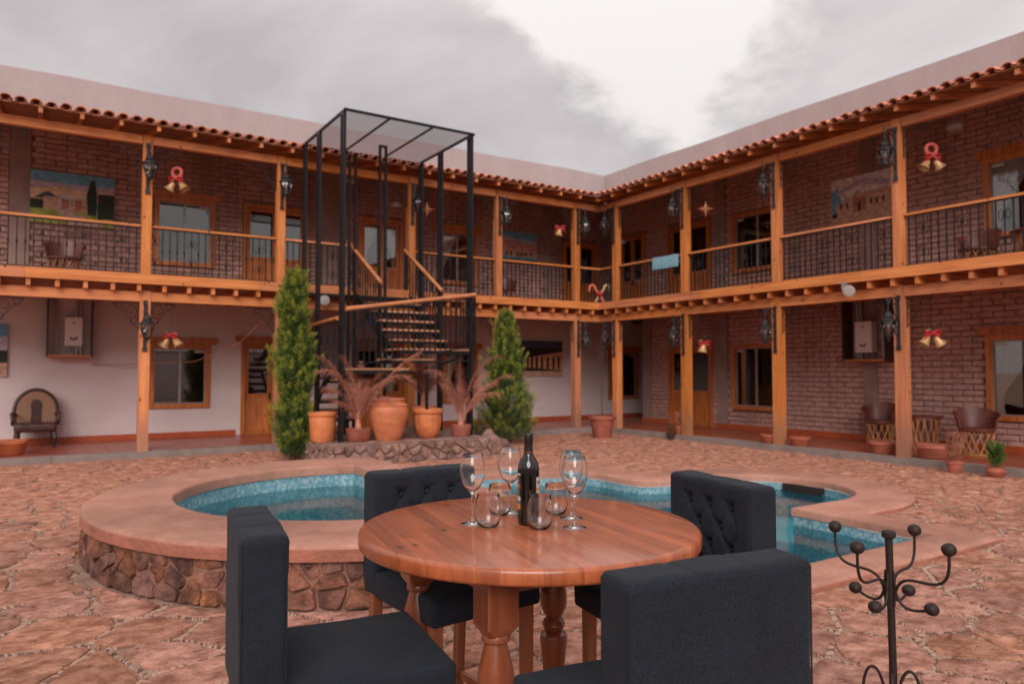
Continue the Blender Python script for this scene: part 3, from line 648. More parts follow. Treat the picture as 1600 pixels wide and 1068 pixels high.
podium = thing('stone_podium', 'low rubble stone podium carrying the steel stair and clay pots', 'podium')
MB().box(5.05, 8.0, .0, 3.0, .0, .345).build('mortar_core', 'rubble_mortar', podium)
def front(s, z, d): return (5.03+s, 3.0+d, z)
def leftf(s, z, d): return (8.0+d, s+.05, z)
def topf(s, z, d): return (5.05+s, z, .345+d*.35)
rubble(podium, front, 2.99, .34, .17, 'podium_stone', MB().box(5.1, 7.9, 2.9, 2.995, 0, .3), 'rubble_mortar', depth=.07, seed=8)
rubble(podium, leftf, 2.95, .34, .17, 'podium_stone', MB().box(7.9, 7.995, .1, 2.9, 0, .3), 'rubble_mortar', depth=.05, seed=9)
rubble(podium, topf, 2.95, 3.02, .36, 'podium_stone', MB().box(5.1, 7.9, .1, 2.9, .3, .34), 'rubble_mortar', depth=.03, seed=10)
def boulder(loc, s, label, seed, rz=0):
    bm = bmesh.new(); bmesh.ops.create_icosphere(bm, subdivisions=3, radius=1)
    for v in bm.verts:
        v.co *= 1+.28*noise.noise(v.co*1.3+Vector((seed, 0, 0)))+.07*noise.noise(v.co*4+Vector((seed, 0, 0))); v.co = Vector((v.co.x*s[0], v.co.y*s[1], v.co.z*s[2]))
    me = bpy.data.meshes.new('boulder'); bm.to_mesh(me); bm.free(); me.materials.append(MATS['podium_stone'])
    for p in me.polygons: p.use_smooth = True
    ob('boulder', me, None, loc, (0, 0, rz), label, 'boulder', 'boulders at the end of the podium')
boulder((4.92, 2.78, .17), (.24, .22, .27), 'upright boulder leaning on the right end of the stone podium', 1, .4)
boulder((4.5, 2.35, .08), (.32, .25, .18), 'low flat boulder between the podium and the broad conifer', 5, .1)
boulder((4.2, 1.75, .05), (.22, .2, .13), 'smallest boulder, at the foot of the broad conifer', 9)
# ============================================================ THE TWO GALLERIED WINGS
LW = lambda a, d, z: (a, d, z)          # left-hand wing: runs along u, its court side faces +v
RW_ = lambda a, d, z: (d, a, z)         # right-hand wing: runs along v, its court side faces +u
wingL = thing('gallery_wing', 'long two storey wing with white plaster below and adobe brick above, behind the steel stair', 'building', (0, 0, 0))
wingR = thing('gallery_wing', 'two storey wing of adobe brick on both floors, on the right of the courtyard', 'building', (0, 0, 0))
FL = 3.2; ZB = 5.57; HW = {'L': -2.6, 'R': -2.35}
brick_meshes = []
for k in range(6):
    mb = MB(); L, H_ = .34, .092; j = lambda s_: random.uniform(-s_, s_)
    x0, x1, z0, z1 = -L/2+j(.006), L/2+j(.006), -H_/2+j(.004), H_/2+j(.004)
    vs = [(x0, -.03, z0), (x1, -.03, z0), (x1, -.03, z1), (x0, -.03, z1)]
    e_ = .008
    vs += [(x0+j(.004), .012, z0+j(.003)), (x1+j(.004), .012, z0+j(.003)), (x1+j(.004), .012, z1+j(.003)), (x0+j(.004), .012, z1+j(.003))]
    vs += [(x0+e_, .02+j(.003), z0+e_), (x1-e_, .02+j(.003), z0+e_), (x1-e_, .02+j(.003), z1-e_), (x0+e_, .02+j(.003), z1-e_)]
    mb.add(vs, [(0, 1, 5, 4), (1, 2, 6, 5), (2, 3, 7, 6), (3, 0, 4, 7), (4, 5, 9, 8), (5, 6, 10, 9), (6, 7, 11, 10), (7, 4, 8, 11), (8, 9, 10, 11)])
    brick_meshes.append(mb.mesh('brick', 'adobe_brick'))
def holed(mb, a0, a1, z0, z1, d0, d1, holes):
    xs = sorted({a0, a1, *[h[0] for h in holes if a0 < h[0] < a1], *[h[1] for h in holes if a0 < h[1] < a1]}); zs = sorted({z0, z1, *[h[2] for h in holes if z0 < h[2] < z1], *[h[3] for h in holes if z0 < h[3] < z1]})
    for i in range(len(xs)-1):
        for k in range(len(zs)-1):
            cx, cz = (xs[i]+xs[i+1])/2, (zs[k]+zs[k+1])/2
            if not any(h[0] < cx < h[1] and h[2] < cz < h[3] for h in holes): mb.box(xs[i], xs[i+1], d0, d1, zs[k], zs[k+1])
def brickwall(W, parent, a0, a1, z0, z1, dw, holes, cover, keep, name='brick_wall', seed=1):
    """keep: how many bricks become parts of their own (the nearest ones)"""
    m = MB(); holed(m, a0, a1, z0, z1, dw-.22, dw-.012, holes); wall = m.build(name, 'mud_mortar', parent, W=W)
    r_ = random.Random(seed); P = []; row = 0; z = z0+.055
    while z < z1-.03:
        cuts = sorted([(h[0], h[1]) for h in list(holes)+list(cover) if h[2]-.045 < z < h[3]+.045]); free = []; x = a0
        for c0, c1 in cuts:
            if c0 > x: free.append((x, c0))
            x = max(x, c1)
        if a1 > x: free.append((x, a1))
        for f0, f1 in free:
            a = a0+(.18 if row % 2 else 0)-.36
            while a < f1:
                lo, hi = max(a+.008, f0+.008), min(a+.352, f1-.008)
                if hi-lo > .05: P.append(((lo+hi)/2, z+r_.uniform(-.004, .004), (hi-lo)/.344))
                a += .36
        z += .108; row += 1
    P.sort(key=lambda p: hypot(W(p[0], dw, 0)[0]-CAM.x, W(p[0], dw, 0)[1]-CAM.y)+abs(p[1]-1.6)*.3)
    swap = W is RW_; rest = MB()
    for i, (a, z, sx) in enumerate(P):
        me = brick_meshes[r_.randrange(6)]; loc = W(a, dw+r_.uniform(-.004, .004), z)
        if i < keep: ob('brick', me, wall, loc, (0, 0, R(-90) if swap else 0), scale=(sx, 1, 1))
        else:
            vs = [v.co for v in me.vertices]; rest.add([((loc[0]+v.y, loc[1]-v.x*sx, loc[2]+v.z) if swap else (loc[0]+v.x*sx, loc[1]+v.y, loc[2]+v.z)) for v in vs], [tuple(p.vertices) for p in me.polygons])
    if rest.v: rest.build('brick', 'adobe_brick', wall, fix=False, kind='stuff')
    return wall
# openings: (a0, a1, z0, z1)
LWIN = [(8.77, 9.96, .74, 2.09), (2.08, 3.10, .68, 2.10), (-3.64, -2.45, .66, 2.13)]
LDOOR = [(6.80, 8.12, .12, 2.17), (4.15, 5.55, .12, 2.17)]
UWIN = [(8.72, 9.92, 3.76, 5.20), (2.10, 3.26, 3.78, 5.20)]
UDOOR = [(6.66, 8.12, FL, 5.28), (4.26, 5.42, FL, 5.28), (-2.02, -.75, FL, 5.28)]
RWIN = [(2.22, 3.58, .60, 2.16), (7.93, 9.35, .66, 2.16)]
RDOOR = [(.06, 1.58, .12, 2.15)]
RUWIN = [(2.26, 3.70, 3.88, 5.32), (7.96, 9.40, 3.88, 5.32)]
RUDOOR = [(-1.90, -.84, FL, 5.42), (.08, 1.56, FL, 5.38)]
EL, ER = 14.2, 11.6                     # far ends of the wings
m = MB(); holed(m, -4.7, EL, .1, 3.07, -2.85, -2.6, LWIN+LDOOR); m.build('plaster_wall', 'white_plaster', wingL, W=LW)
brickwall(LW, wingL, -2.35, EL, FL, 6.35, -2.6, UWIN+UDOOR, [(12.1, 12.44, 0, 9), (5.88, 6.36, 0, 9), (-.36, -.1, 0, 9)], 300, 'upper_brick_wall', 1)
brickwall(RW_, wingR, -.95, ER, .1, 3.07, -2.35, RWIN+RDOOR, [(-.95, -.62, 0, 9), (1.72, 2.05, 0, 9), (5.6, 5.9, 0, 9)], 150, 'lower_brick_wall', 2)
brickwall(RW_, wingR, -2.6, ER, FL, 6.35, -2.35, RUWIN+RUDOOR, [(5.6, 5.9, 0, 9), (1.72, 2.02, 0, 9), (-2.6, -2.3, 0, 9)], 150, 'upper_brick_wall', 3)
for a0, a1, z0, z1 in ((12.1, 12.44, FL, 6.3), (5.88, 6.36, FL, 6.3), (-.36, -.1, FL, 6.3)): MB().box(a0, a1, -2.62, -2.575, z0, z1).build('concrete_pilaster', 'pilaster_render', wingL)
for a0, a1, z0, z1 in ((-.96, -.62, .1, 3.0), (1.72, 2.05, .1, 3.0), (5.6, 5.9, .1, 3.0), (5.6, 5.9, FL, 6.3), (1.72, 2.02, FL, 6.3), (-2.58, -2.3, FL, 6.3)): MB().box(a0, a1, -2.37, -2.322, z0, z1).build('concrete_pilaster', 'pilaster_render', wingR, W=RW_)
# end of the passage behind the corner
MB().box(-4.9, -4.7, -3.2, -.9, .1, 3.08).box(-4.7, -2.57, -1.15, -.975, .1, 3.08).build('passage_wall', 'white_plaster', wingR)
def skirting(par, W, a0, a1, d, gaps):
    xs = [a0]+[x for g in sorted(gaps) for x in g]+[a1]
    for i in range(0, len(xs), 2):
        if xs[i+1]-xs[i] > .02:
            x = xs[i]
            while x < xs[i+1]-.01: MB().box(x+.002, min(x+.32, xs[i+1])-.002, d-.01, d+.018, .12, .235).build('skirting_tile', 'tile_skirting', par, W=W); x += .32
skirting(wingL, LW, -4.6, EL, -2.6, [(6.7, 8.22), (4.05, 5.65)]); skirting(wingR, RW_, -.96, ER, -2.32, [(-.02, 1.66)])
# walkways: kerb and clay floor tiles
wk = MB(); wk.box(-4.7, EL, -2.75, -.16, -.1, .112).box(-2.5, -.16, -.16, ER, -.1, .112).build('walkway_bed', 'concrete_kerb', wingL)
def floor_tiles(par, W, a0, a1, d0, d1, skip=None):
    m = MB(); a = a0
    while a < a1-.05:
        d = d0
        while d < d1-.05:
            if not skip or not skip(a, d): z = .12+random.uniform(-.0012, .0012); m.box(a+.004, min(a+.33, a1)-.004, d+.004, min(d+.33, d1)-.004, .1, z)
            d += .33
        a += .33
    m.build('floor_tile', 'terracotta_floor', par, W=W, kind='stuff')
floor_tiles(wingL, LW, -4.7, EL, -2.6, -.17); floor_tiles(wingR, RW_, -.17, ER, -2.35, -.17)
def kerb(par, W, a0, a1):
    a = a0
    while a < a1: b = min(a+random.uniform(1.5, 1.9), a1); MB().box(a+.003, b-.003, -.165, 0, -.06, .122+random.uniform(-.004, .004)).build('kerb', 'concrete_kerb', par, W=W); a = b
kerb(wingL, LW, -.165, EL); kerb(wingR, RW_, .003, ER)

# ---- frame: posts, beams, joists, fascia, rafters
PU = [.69, 2.97, 5.18, 7.97, 10.33, 12.62]; PV = [.54, 2.85, 5.25, 7.66, 9.98]
def wing(par, W, P, end, wd):
    mk = 'varnished_pine_u' if W is LW else 'varnished_pine_v'; mj = 'varnished_pine_v' if W is LW else 'varnished_pine_u'
    for i, a in enumerate(P):
        w2 = .085
        p1 = MB(); p1.box(a-w2, a+w2, -.19, -.012, .115, 2.94).build('lower_post', 'post_pine', par, W=W)
        p2 = MB(); p2.box(a-w2+.008, a+w2-.008, -.18, -.022, 3.05, ZB+.15).build('upper_post', 'varnished_pine_z', par, W=W)
        # wrought-iron corner scrolls under the beams
        for sg in (-1, 1):
            for zt, pp in ((2.74, p1), (ZB-.02, p2)):
                m = MB(); a_ = a+sg*(w2+.012)
                def sc(cx, cz, r, t0, t1, n=12): return [(a_+sg*(cx+r*(1-.55*k/n)*cos(R(t0+(t1-t0)*k/n))), -.1, zt-(cz+r*(1-.55*k/n)*sin(R(t0+(t1-t0)*k/n)))) for k in range(n+1)]
                m.tube([(a_, -.1, zt), (a_, -.1, zt-.5)], .009, 5); m.tube([(a_, -.1, zt-.012), (a_+sg*.42, -.1, zt-.012)], .008, 5)
                m.tube(sc(.13, .14, .12, 130, 480), .008, 5); m.tube(sc(.07, .33, .075, 200, 560), .007, 5); m.tube(sc(.31, .085, .075, 200, 560), .007, 5)
                m.tube([(a_+sg*.02, -.1, zt-.46), (a_+sg*.13, -.1, zt-.3), (a_+sg*.25, -.1, zt-.16), (a_+sg*.40, -.1, zt-.03)], .008, 5)
                m.build('corner_scroll', 'wrought_iron', par, W=W, fix=False)
    ends = [-.10 if W is LW else -.10]+P+[end]
    for i in range(len(ends)-1):
        a0, a1 = ends[i], ends[i+1]
        if i: a0 += .087
        if i < len(ends)-2: a1 -= .087
        if i == 0 and W is RW_: a0 = .0
        dz = random.uniform(-.006, .006)
        MB().box(a0, a1, -.17, -.03, 2.76+dz, 2.925).build('lower_beam', mk, par, W=W); MB().box(a0, a1, -.165, -.035, ZB+dz, ZB+.148).build('eave_beam', mk, par, W=W)
    # joists with their ends showing below the fascia
    a = .32 if W is LW else .35
    while a < end:
        MB().box(a-.032, a+.032, wd, .125, 2.927, 3.066).build('joist', mj, par, W=W); a += .405
    x0 = .15
    while x0 < end:
        x1 = min(x0+random.uniform(3.2, 4.2), end); MB().box(x0+.002 if x0 > .2 else .15, x1-.002, .13, .172, 3.05, 3.225).build('fascia_board', mk, par, W=W); x0 = x1
    # floor boards over the joists, ceiling boards over the rafters
    dd = wd
    while dd < .12:
        MB().box(dd if W is RW_ else -4.7 if dd < -.80 else (-.17 if dd > -.2 else -2.3), end, dd+.003, min(dd+.19, .128)-.003, 3.068, 3.105).build('floor_board', 'dark_pine', par, W=W); dd += .19
    # rafters from the wall down to the eave, tail shows past the beam
    a = .25
    while a < end:
        z_e, z_w = 5.735, 6.33; m = MB()
        d1 = .30
        vs = []
        for sa in (-.03, .03):
            for (d, z) in ((wd, z_w), (d1, z_e-.0), (d1, z_e+.085), (wd, z_w+.085)): vs.append((a+sa, d, z))
        m.add(vs, [(0, 1, 2, 3), (7, 6, 5, 4), (0, 4, 5, 1), (1, 5, 6, 2), (2, 6, 7, 3), (3, 7, 4, 0)]); m.build('rafter', mj, par, W=W); a += .585
# valley: the boards and tiles of each wing stop on the line where the wings meet
    def roofz(d): return 5.822+(.32-d)*(6.42-5.822)/(.32-wd)
    n = 14
    for k in range(n):
        d0 = wd+(.32-wd)*k/n; d1 = wd+(.32-wd)*(k+1)/n-.004
        m = MB(); s0 = d0; s1 = d1
        m.add([(s0, d0, roofz(d0)), (end, d0, roofz(d0)), (end, d1, roofz(d1)), (s1, d1, roofz(d1)), (s0, d0, roofz(d0)+.02), (end, d0, roofz(d0)+.02), (end, d1, roofz(d1)+.02), (s1, d1, roofz(d1)+.02)], [(0, 1, 2, 3), (4, 5, 6, 7), (0, 1, 5, 4), (1, 2, 6, 5), (2, 3, 7, 6), (3, 0, 4, 7)])
        m.build('roof_board', 'dark_pine', par, W=W)
    sp = .208
    tl = MB(); nseg = 8; Lt = .42; slope = (6.42-5.822)/(.32-wd)
    def tile(mb, cover, L=Lt):
        for sgn, t in ((1, 0), ):
            vs = []
            for k, (y, r) in enumerate(((0, .088 if cover else .07), (-L, .072 if cover else .08))):
                for rr in (r, r-.02):
                    for q in range(nseg+1):
                        th = pi*q/nseg; vs.append((rr*cos(th), y, (rr*.72*sin(th) if cover else -rr*.6*sin(th)) - y*slope*.93))
            M1 = nseg+1; f = []
            for q in range(nseg):
                f += [(q, q+1, 2*M1+q+1, 2*M1+q), (M1+q, 3*M1+q, 3*M1+q+1, M1+q+1), (q, M1+q, M1+q+1, q+1)]
            mb.add(vs, f)
        return mb
    tm = tile(MB(), True).mesh('roof_tile', 'clay_tile', True); swap = W is RW_
    chan, back = MB(), MB()
    a = .36; i = 0
    while a < end:
        loc = W(a+random.uniform(-.006, .006), .40+random.uniform(-.02, .015), 5.862+random.uniform(-.006, .006))
        ob('roof_tile', tm, par, loc, (random.uniform(-.02, .02), random.uniform(-.04, .04), R(-90) if swap else 0)); i += 1
        t = tile(MB(), False); chan.add([(x+a+sp/2, y+.34, z+5.875) for x, y, z in t.v], t.f)
        for rrow in range(1, 8):
            d = .40-rrow*.36
            if d-.3 < wd or a < d: continue
            t = tile(MB(), True); jx = random.uniform(-.008, .008); back.add([(x+a+jx, y+d, z+5.862+(.40-d)*slope+.02) for x, y, z in t.v], t.f)
        a += sp
    chan.build('channel_tile', 'clay_tile', par, smooth=True, W=W, fix=False, kind='stuff'); back.build('upper_roof_tile', 'clay_tile', par, smooth=True, W=W, fix=False, kind='stuff')
    # parapet above the tiles, with slightly uneven top
    m = MB(); xs = [wd-.0]+[wd+(end-wd)*k/40 for k in range(1, 41)]
    a00 = -2.35 if W is LW else -2.6; xs = [a00+(end-a00)*k/48 for k in range(49)]
    vs = []
    for x in xs:
        zt = 7.41+noise.noise(Vector((x*.5, wd, 0)))*.03
        for d, z in ((wd+.02, 6.35), (wd+.02, zt-.02), (wd-.0, zt), (wd-.24, zt), (wd-.24, 6.35)): vs.append((x, d, z))
    m.add(vs, [(k*5+j, k*5+j+1, (k+1)*5+j+1, (k+1)*5+j) for k in range(48) for j in range(4)]+[(0, 1, 2, 3, 4)]); m.build('parapet', 'parapet_plaster', par, W=W)
wing(wingL, LW, PU, EL, -2.6); wing(wingR, RW_, PV, ER, -2.35)

# ---- railings of the upper gallery
def balmesh():
    m = MB(); m.box(-.0085, .0085, -.0085, .0085, 0, .82); m.lathe([(.001, .36), (.014, .38), (.017, .41), (.014, .44), (.001, .46)], 6)
    return m.mesh('baluster', 'black_steel')
BAL = balmesh()
def scrollmesh():
    m = MB(); m.box(-.007, .007, -.007, .007, 0, .82)
    for s1 in (-1, 1):
        for s2, zc in ((1, .2), (-1, .6)):
            m.tube([(s1*(.012+.045*(1-cos(R(t)))*(1-t/900)), 0, zc+s2*.10*sin(R(t))*(1-t/700)) for t in range(0, 480, 40)], .006, 5)
    return m.mesh('scroll_baluster', 'black_steel', fix=False)
SCR = scrollmesh()
def railing(par, W, a0, a1, d=-.1, z=FL, name='railing', cloth=None):
    L = a1-a0; m = MB(); m.box(a0, a1, d-.012, d+.012, z+.055, z+.075); r_ = m.build(name, 'black_steel', par, W=W)
    MB().box(a0, a1, d-.03, d+.03, z+.885, z+.925).build('handrail', 'varnished_pine_u' if W is LW else 'varnished_pine_v', r_, W=W)
    MB().box(a0, a1, d-.012, d+.012, z+.862, z+.884).build('top_bar', 'black_steel', r_, W=W)
    n = max(1, int(round(L/.118)))
    for k in range(n):
        a = a0+(k+.5)*L/n; sc_ = k % 5 == 2
        ob('scroll_baluster' if sc_ else 'baluster', SCR if sc_ else BAL, r_, W(a, d, z+.06), (0, 0, R(90) if W is RW_ else 0))
for i in range(len(PU)-1):
    if i == 2: railing(wingL, LW, PU[2]+.09, 5.30); railing(wingL, LW, 6.62, PU[3]-.09)
    else: railing(wingL, LW, PU[i]+.09, PU[i+1]-.09)
railing(wingL, LW, PU[-1]+.09, EL)
railing(wingL, LW, -.1, PU[0]-.09); railing(wingR, RW_, -.1, PV[0]-.09)
for i in range(len(PV)-1): railing(wingR, RW_, PV[i]+.09, PV[i+1]-.09)
railing(wingR, RW_, PV[-1]+.09, ER)

# ---- windows and doors
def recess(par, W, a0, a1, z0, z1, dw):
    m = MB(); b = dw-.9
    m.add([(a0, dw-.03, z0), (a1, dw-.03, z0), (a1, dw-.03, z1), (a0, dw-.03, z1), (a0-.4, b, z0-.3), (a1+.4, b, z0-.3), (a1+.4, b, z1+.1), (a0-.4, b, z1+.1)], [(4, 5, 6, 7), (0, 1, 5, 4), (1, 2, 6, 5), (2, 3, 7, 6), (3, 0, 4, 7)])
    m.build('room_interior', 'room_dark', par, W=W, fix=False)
def drape(par, W, a_out, a_in, z0, z1, d):
    """a curtain tied back to one side"""
    m = MB(); nu, nz = 18, 12; vs = []
    for j in range(nz+1):
        t = j/nz; z = z1-(z1-z0)*t
        wf = 1-.78*min(1, (t/.72)**1.5) if t < .72 else .22+.16*(t-.72)
        for i in range(nu+1):
            s_ = i/nu; a = a_out+(a_in-a_out)*s_*wf; vs.append((a, d+.022*sin(s_*24+t*2), z))
    m.add(vs, [(j*(nu+1)+i, j*(nu+1)+i+1, (j+1)*(nu+1)+i+1, (j+1)*(nu+1)+i) for j in range(nz) for i in range(nu)])
    m.build('curtain', 'curtain', par, smooth='all', W=W, fix=False)
def window(par, W, a0, a1, z0, z1, dw, lintel=True, curtains='', fw=.09, name='window', lint=None):
    fr = MB()
    for A in ((a0, a0+fw, z0, z1), (a1-fw, a1, z0, z1)): fr.box(A[0], A[1], dw-.09, dw+.045, A[2], A[3])
    fr.box(a0+fw, a1-fw, dw-.09, dw+.043, z0, z0+fw).box(a0+fw, a1-fw, dw-.09, dw+.043, z1-fw, z1)
    f = fr.build(name, 'door_pine', par, W=W)
    if lintel: MB().box(a0-.13, a1+.13, dw-.02, dw+.06, z1+.003, z1+.15).build('lintel', 'door_pine', f, W=W)
    i0, i1, k0, k1 = a0+fw, a1-fw, z0+fw, z1-fw; s = MB(); mid = (i0+i1)/2; t = .022
    for A in ((i0, i0+t, k0, k1), (i1-t, i1, k0, k1), (mid-t, mid+t, k0, k1)): s.box(A[0], A[1], dw-.06, dw-.02, A[2], A[3])
    for lo, hi in ((i0+t, mid-t), (mid+t, i1-t)): s.box(lo, hi, dw-.058, dw-.022, k0, k0+t).box(lo, hi, dw-.058, dw-.022, k1-t, k1)
    s.build('sliding_sash', 'grey_aluminium', f, W=W)
    for lo, hi in ((i0+t, mid-t), (mid+t, i1-t)): MB().box(lo, hi, dw-.044, dw-.038, k0+t, k1-t).build('pane', 'window_glass', f, W=W)
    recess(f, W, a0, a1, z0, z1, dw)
    if 'l' in curtains: drape(f, W, i0, mid-.02, k0, k1, dw-.085)
    if 'r' in curtains: drape(f, W, i1, mid+.02, k0, k1, dw-.085)
    MB().box(i0+.03, i0+.22, dw-.036, dw-.033, k1-.085, k1-.035).build('sticker', 'label_cream', f, W=W)
    return f
def door(par, W, a0, a1, z0, z1, dw, lintel=True, curtains='', fixed=0, zg=None):
    """two leaves, glass above and boarded panel below"""
    fw = .085; zg = zg or z0+.86
    fr = MB(); fr.box(a0, a0+fw, dw-.09, dw+.045, z0, z1).box(a1-fw, a1, dw-.09, dw+.045, z0, z1).box(a0+fw, a1-fw, dw-.09, dw+.043, z1-fw, z1)
    f = fr.build('door', 'door_pine', par, W=W)
    if lintel: MB().box(a0-.13, a1+.13, dw-.02, dw+.06, z1+.003, z1+.13).build('lintel', 'door_pine', f, W=W)
    mid = (a0+a1)/2
    for k, (lo, hi) in enumerate(((a0+fw+.003, mid-.003), (mid+.003, a1-fw-.003))):
        st_ = .075; l = MB(); l.box(lo, lo+st_, dw-.06, dw-.01, z0, z1-fw-.004).box(hi-st_, hi, dw-.06, dw-.01, z0, z1-fw-.004)
        for zz in (z0, zg-.04, z1-fw-.004-st_): l.box(lo+st_, hi-st_, dw-.058, dw-.012, zz, zz+(.11 if zz == z0 else st_))
        l.build('door_leaf', 'door_pine', f, W=W)
        nb = 4; wv = (hi-lo-2*st_)/nb
        for q in range(nb): MB().box(lo+st_+q*wv+.003, lo+st_+(q+1)*wv-.003, dw-.045, dw-.024, z0+.11, zg-.04).build('panel_board', 'door_pine', f, W=W)
        MB().box(lo+st_, hi-st_, dw-.038, dw-.033, zg+st_-.04, z1-fw-st_-.004).build('pane', 'window_glass', f, W=W)
        if 'lr'[k] in curtains: drape(f, W, lo+st_, hi-st_, zg+.04, z1-fw-st_, dw-.1) if k == 0 else drape(f, W, hi-st_, lo+st_, zg+.04, z1-fw-st_, dw-.1)
    MB().box(mid+.02, mid+.05, dw-.008, dw+.04, zg-.08, zg+.06).build('handle', 'wrought_iron', f, W=W)
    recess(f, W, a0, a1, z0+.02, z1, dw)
    return f
for k, (a0, a1, z0, z1) in enumerate(LWIN): window(wingL, LW, a0, a1, z0, z1, -2.6, True, ['', 'r', ''][k])
for k, (a0, a1, z0, z1) in enumerate(LDOOR): door(wingL, LW, a0, a1, z0, z1, -2.6, True, '')
for k, (a0, a1, z0, z1) in enumerate(UWIN): window(wingL, LW, a0, a1, z0, z1, -2.58, True, ['', 'r'][k])
for k, (a0, a1, z0, z1) in enumerate(UDOOR): door(wingL, LW, a0, a1, z0, z1, -2.58, False, ['', 'lr', 'lr'][k])
for k, (a0, a1, z0, z1) in enumerate(RWIN): window(wingR, RW_, a0, a1, z0, z1, -2.33, k == 1, 'lr')
for k, (a0, a1, z0, z1) in enumerate(RDOOR): door(wingR, RW_, a0, a1, z0, z1, -2.33, False, 'lr')
for k, (a0, a1, z0, z1) in enumerate(RUWIN): window(wingR, RW_, a0, a1, z0, z1, -2.33, k == 1, 'l')
for k, (a0, a1, z0, z1) in enumerate(RUDOOR): door(wingR, RW_, a0, a1, z0, z1, -2.33, False, 'lr')

# ---- low walls invented out of view, for reflections only; low to admit light
for lab_, W_, a0, a1, d in (('added low plastered wall behind the viewer, out of view', LW, -3, 26, 24), ('added low plastered wall on the open left side, out of view', RW_, 3.5, 24, 24)):
    t = thing('added_wall', lab_, 'wall'); MB().box(a0, a1, d, d+.25, 0, 2.5).build('wall', 'white_plaster', t, W=W_); MB().box(a0, a1, d-.04, d+.29, 2.502, 2.58).build('wall_cap', 'pink_coping', t, W=W_)
# ============================================================ STEEL STAIR TOWER
ZP = .35; UA, UB, VA, VB = 5.18, 7.64, .30, 2.62; ZT = 5.93
stair = thing('stair_tower', 'black steel stair tower with wooden handrails and a mesh roof, on the stone podium', 'staircase', (0, 0, 0))
def post_pair(u, v, z0, z1, axis='v'):
    m = MB(); dx, dy = ((.0, .062) if axis == 'v' else (.062, 0))
    for s_ in (-1, 1): m.box(u+s_*dx-.023, u+s_*dx+.023, v+s_*dy-.023, v+s_*dy+.023, z0, z1)
    m.box(u-dx-.022, u+dx+.022, v-dy-.022, v+dy+.022, z1-.05, z1-.002); m.box(u-dx-.022, u+dx+.022, v-dy-.022, v+dy+.022, z0+1.9, z0+1.92)
    m.build('steel_post', 'black_steel', stair)
for (u, v, z1) in ((UB, VB-.11, ZT-.03), (UB, 1.24, ZT-.03), (UB, VA+.1, ZT-.03), (UA, VB-.11, ZT-.03), (UA, 1.30, ZT-.03), (UA, VA+.1, ZT-.03)): post_pair(u, v, ZP, z1)
post_pair(6.66, .33, ZP, ZT-.03, 'u'); post_pair(6.30, 1.02, ZP, 5.95, 'u')
m = MB(); ur = ZT
for v in (VA, VB): MB().box(UA-.03, UB+.03, v-.02, v+.02, ur-.03, ur+.01).build('roof_rail', 'black_steel', stair)
for u in (UA, UB): MB().box(u-.02, u+.02, VA+.021, VB-.021, ur-.03, ur+.01).build('roof_rail', 'black_steel', stair)
for u in (5.99, 6.83): MB().box(u-.016, u+.016, VA+.021, VB-.021, ur-.024, ur+.004).build('roof_rib', 'black_steel', stair)
m = MB(); nu, nv = 24, 18
m.add([(UA+(UB-UA)*i/nu, VA+(VB-VA)*j/nv, ur+.013-.025*abs(sin(pi*i/8))*sin(pi*j/nv)) for i in range(nu+1) for j in range(nv+1)], [(i*(nv+1)+j, i*(nv+1)+j+1, (i+1)*(nv+1)+j+1, (i+1)*(nv+1)+j) for i in range(nu) for j in range(nv)])
m.build('shade_cloth', 'shade_mesh', stair, smooth='all', fix=False)
def tread(u0, u1, v0, v1, z, nm='stair_tread'):
    MB().box(u0, u1, v0, v1, z-.035, z).build(nm, 'stair_tread', stair); MB().box(u0+.01, u1-.01, v0+.01, v0+.035, z-.075, z-.036).box(u0+.01, u1-.01, v1-.035, v1-.01, z-.075, z-.036).build('tread_bracket', 'black_steel', stair)
for z, v in ((2.90, .45), (2.71, .74), (2.51, 1.03), (2.32, 1.32), (2.12, 1.60)): tread(5.32, 6.47, v, v+.27, z)
tread(5.22, 6.60, 1.9, 2.56, 1.93, 'landing'); tread(5.9, 6.75, 1.86, 2.5, 1.75); tread(6.4, 7.58, 1.72, 2.52, 1.58, 'landing')
for k, z in enumerate((1.39, 1.20, 1.01, .82, .63)): tread(6.62, 7.56, 1.44-.27*k, 1.69-.27*k, z)
for u in (5.29, 6.50): MB().bar((u, .18, 3.02), (u, 1.92, 1.86), .03, .16, roll=0).build('stringer', 'black_steel', stair)
for u in (6.59, 7.58): MB().bar((u, .3, .42), (u, 1.75, 1.5), .03, .14).build('stringer', 'black_steel', stair)
MB().box(5.22, 7.6, .0, .22, 3.0, 3.06).build('top_landing', 'black_steel', stair)
MB().box(5.2, 6.6, 2.53, 2.575, 1.83, 1.885).box(6.4, 7.6, 2.53, 2.575, 1.48, 1.54).build('landing_beam', 'black_steel', stair)
def handrail(p, q, r_=.036, drop=.86, n=10, up=0.0):
    p, q = Vector(p), Vector(q); h = MB().tube([p, q], r_, 10).build('handrail', 'rail_cap', stair, smooth=True)
    d = (q-p); mb = MB(); mb.bar(p-Vector((0, 0, drop)), q-Vector((0, 0, drop)), .02, .02); mb.bar(p-Vector((0, 0, .05)), q-Vector((0, 0, .05)), .016, .016)
    for k in range(n+1):
        a = p+d*(k/n); mb.box(a.x-.009, a.x+.009, a.y-.009, a.y+.009, a.z-drop, a.z-.04)
        if k % 3 == 1 and k < n:
            b = p+d*((k+.5)/n); dn = Vector((d.x, d.y, 0)).normalized()
            for s_, zc in ((1, -.28), (-1, -.58)):
                mb.tube([tuple(b+dn*(.045*cos(R(t))*(1-t/700)*s_)+Vector((0, 0, zc*drop/.86+.11*sin(R(t))*(1-t/800)))) for t in range(0, 500, 45)], .006, 4)
    mb.build('iron_balustrade', 'black_steel', stair, fix=False)
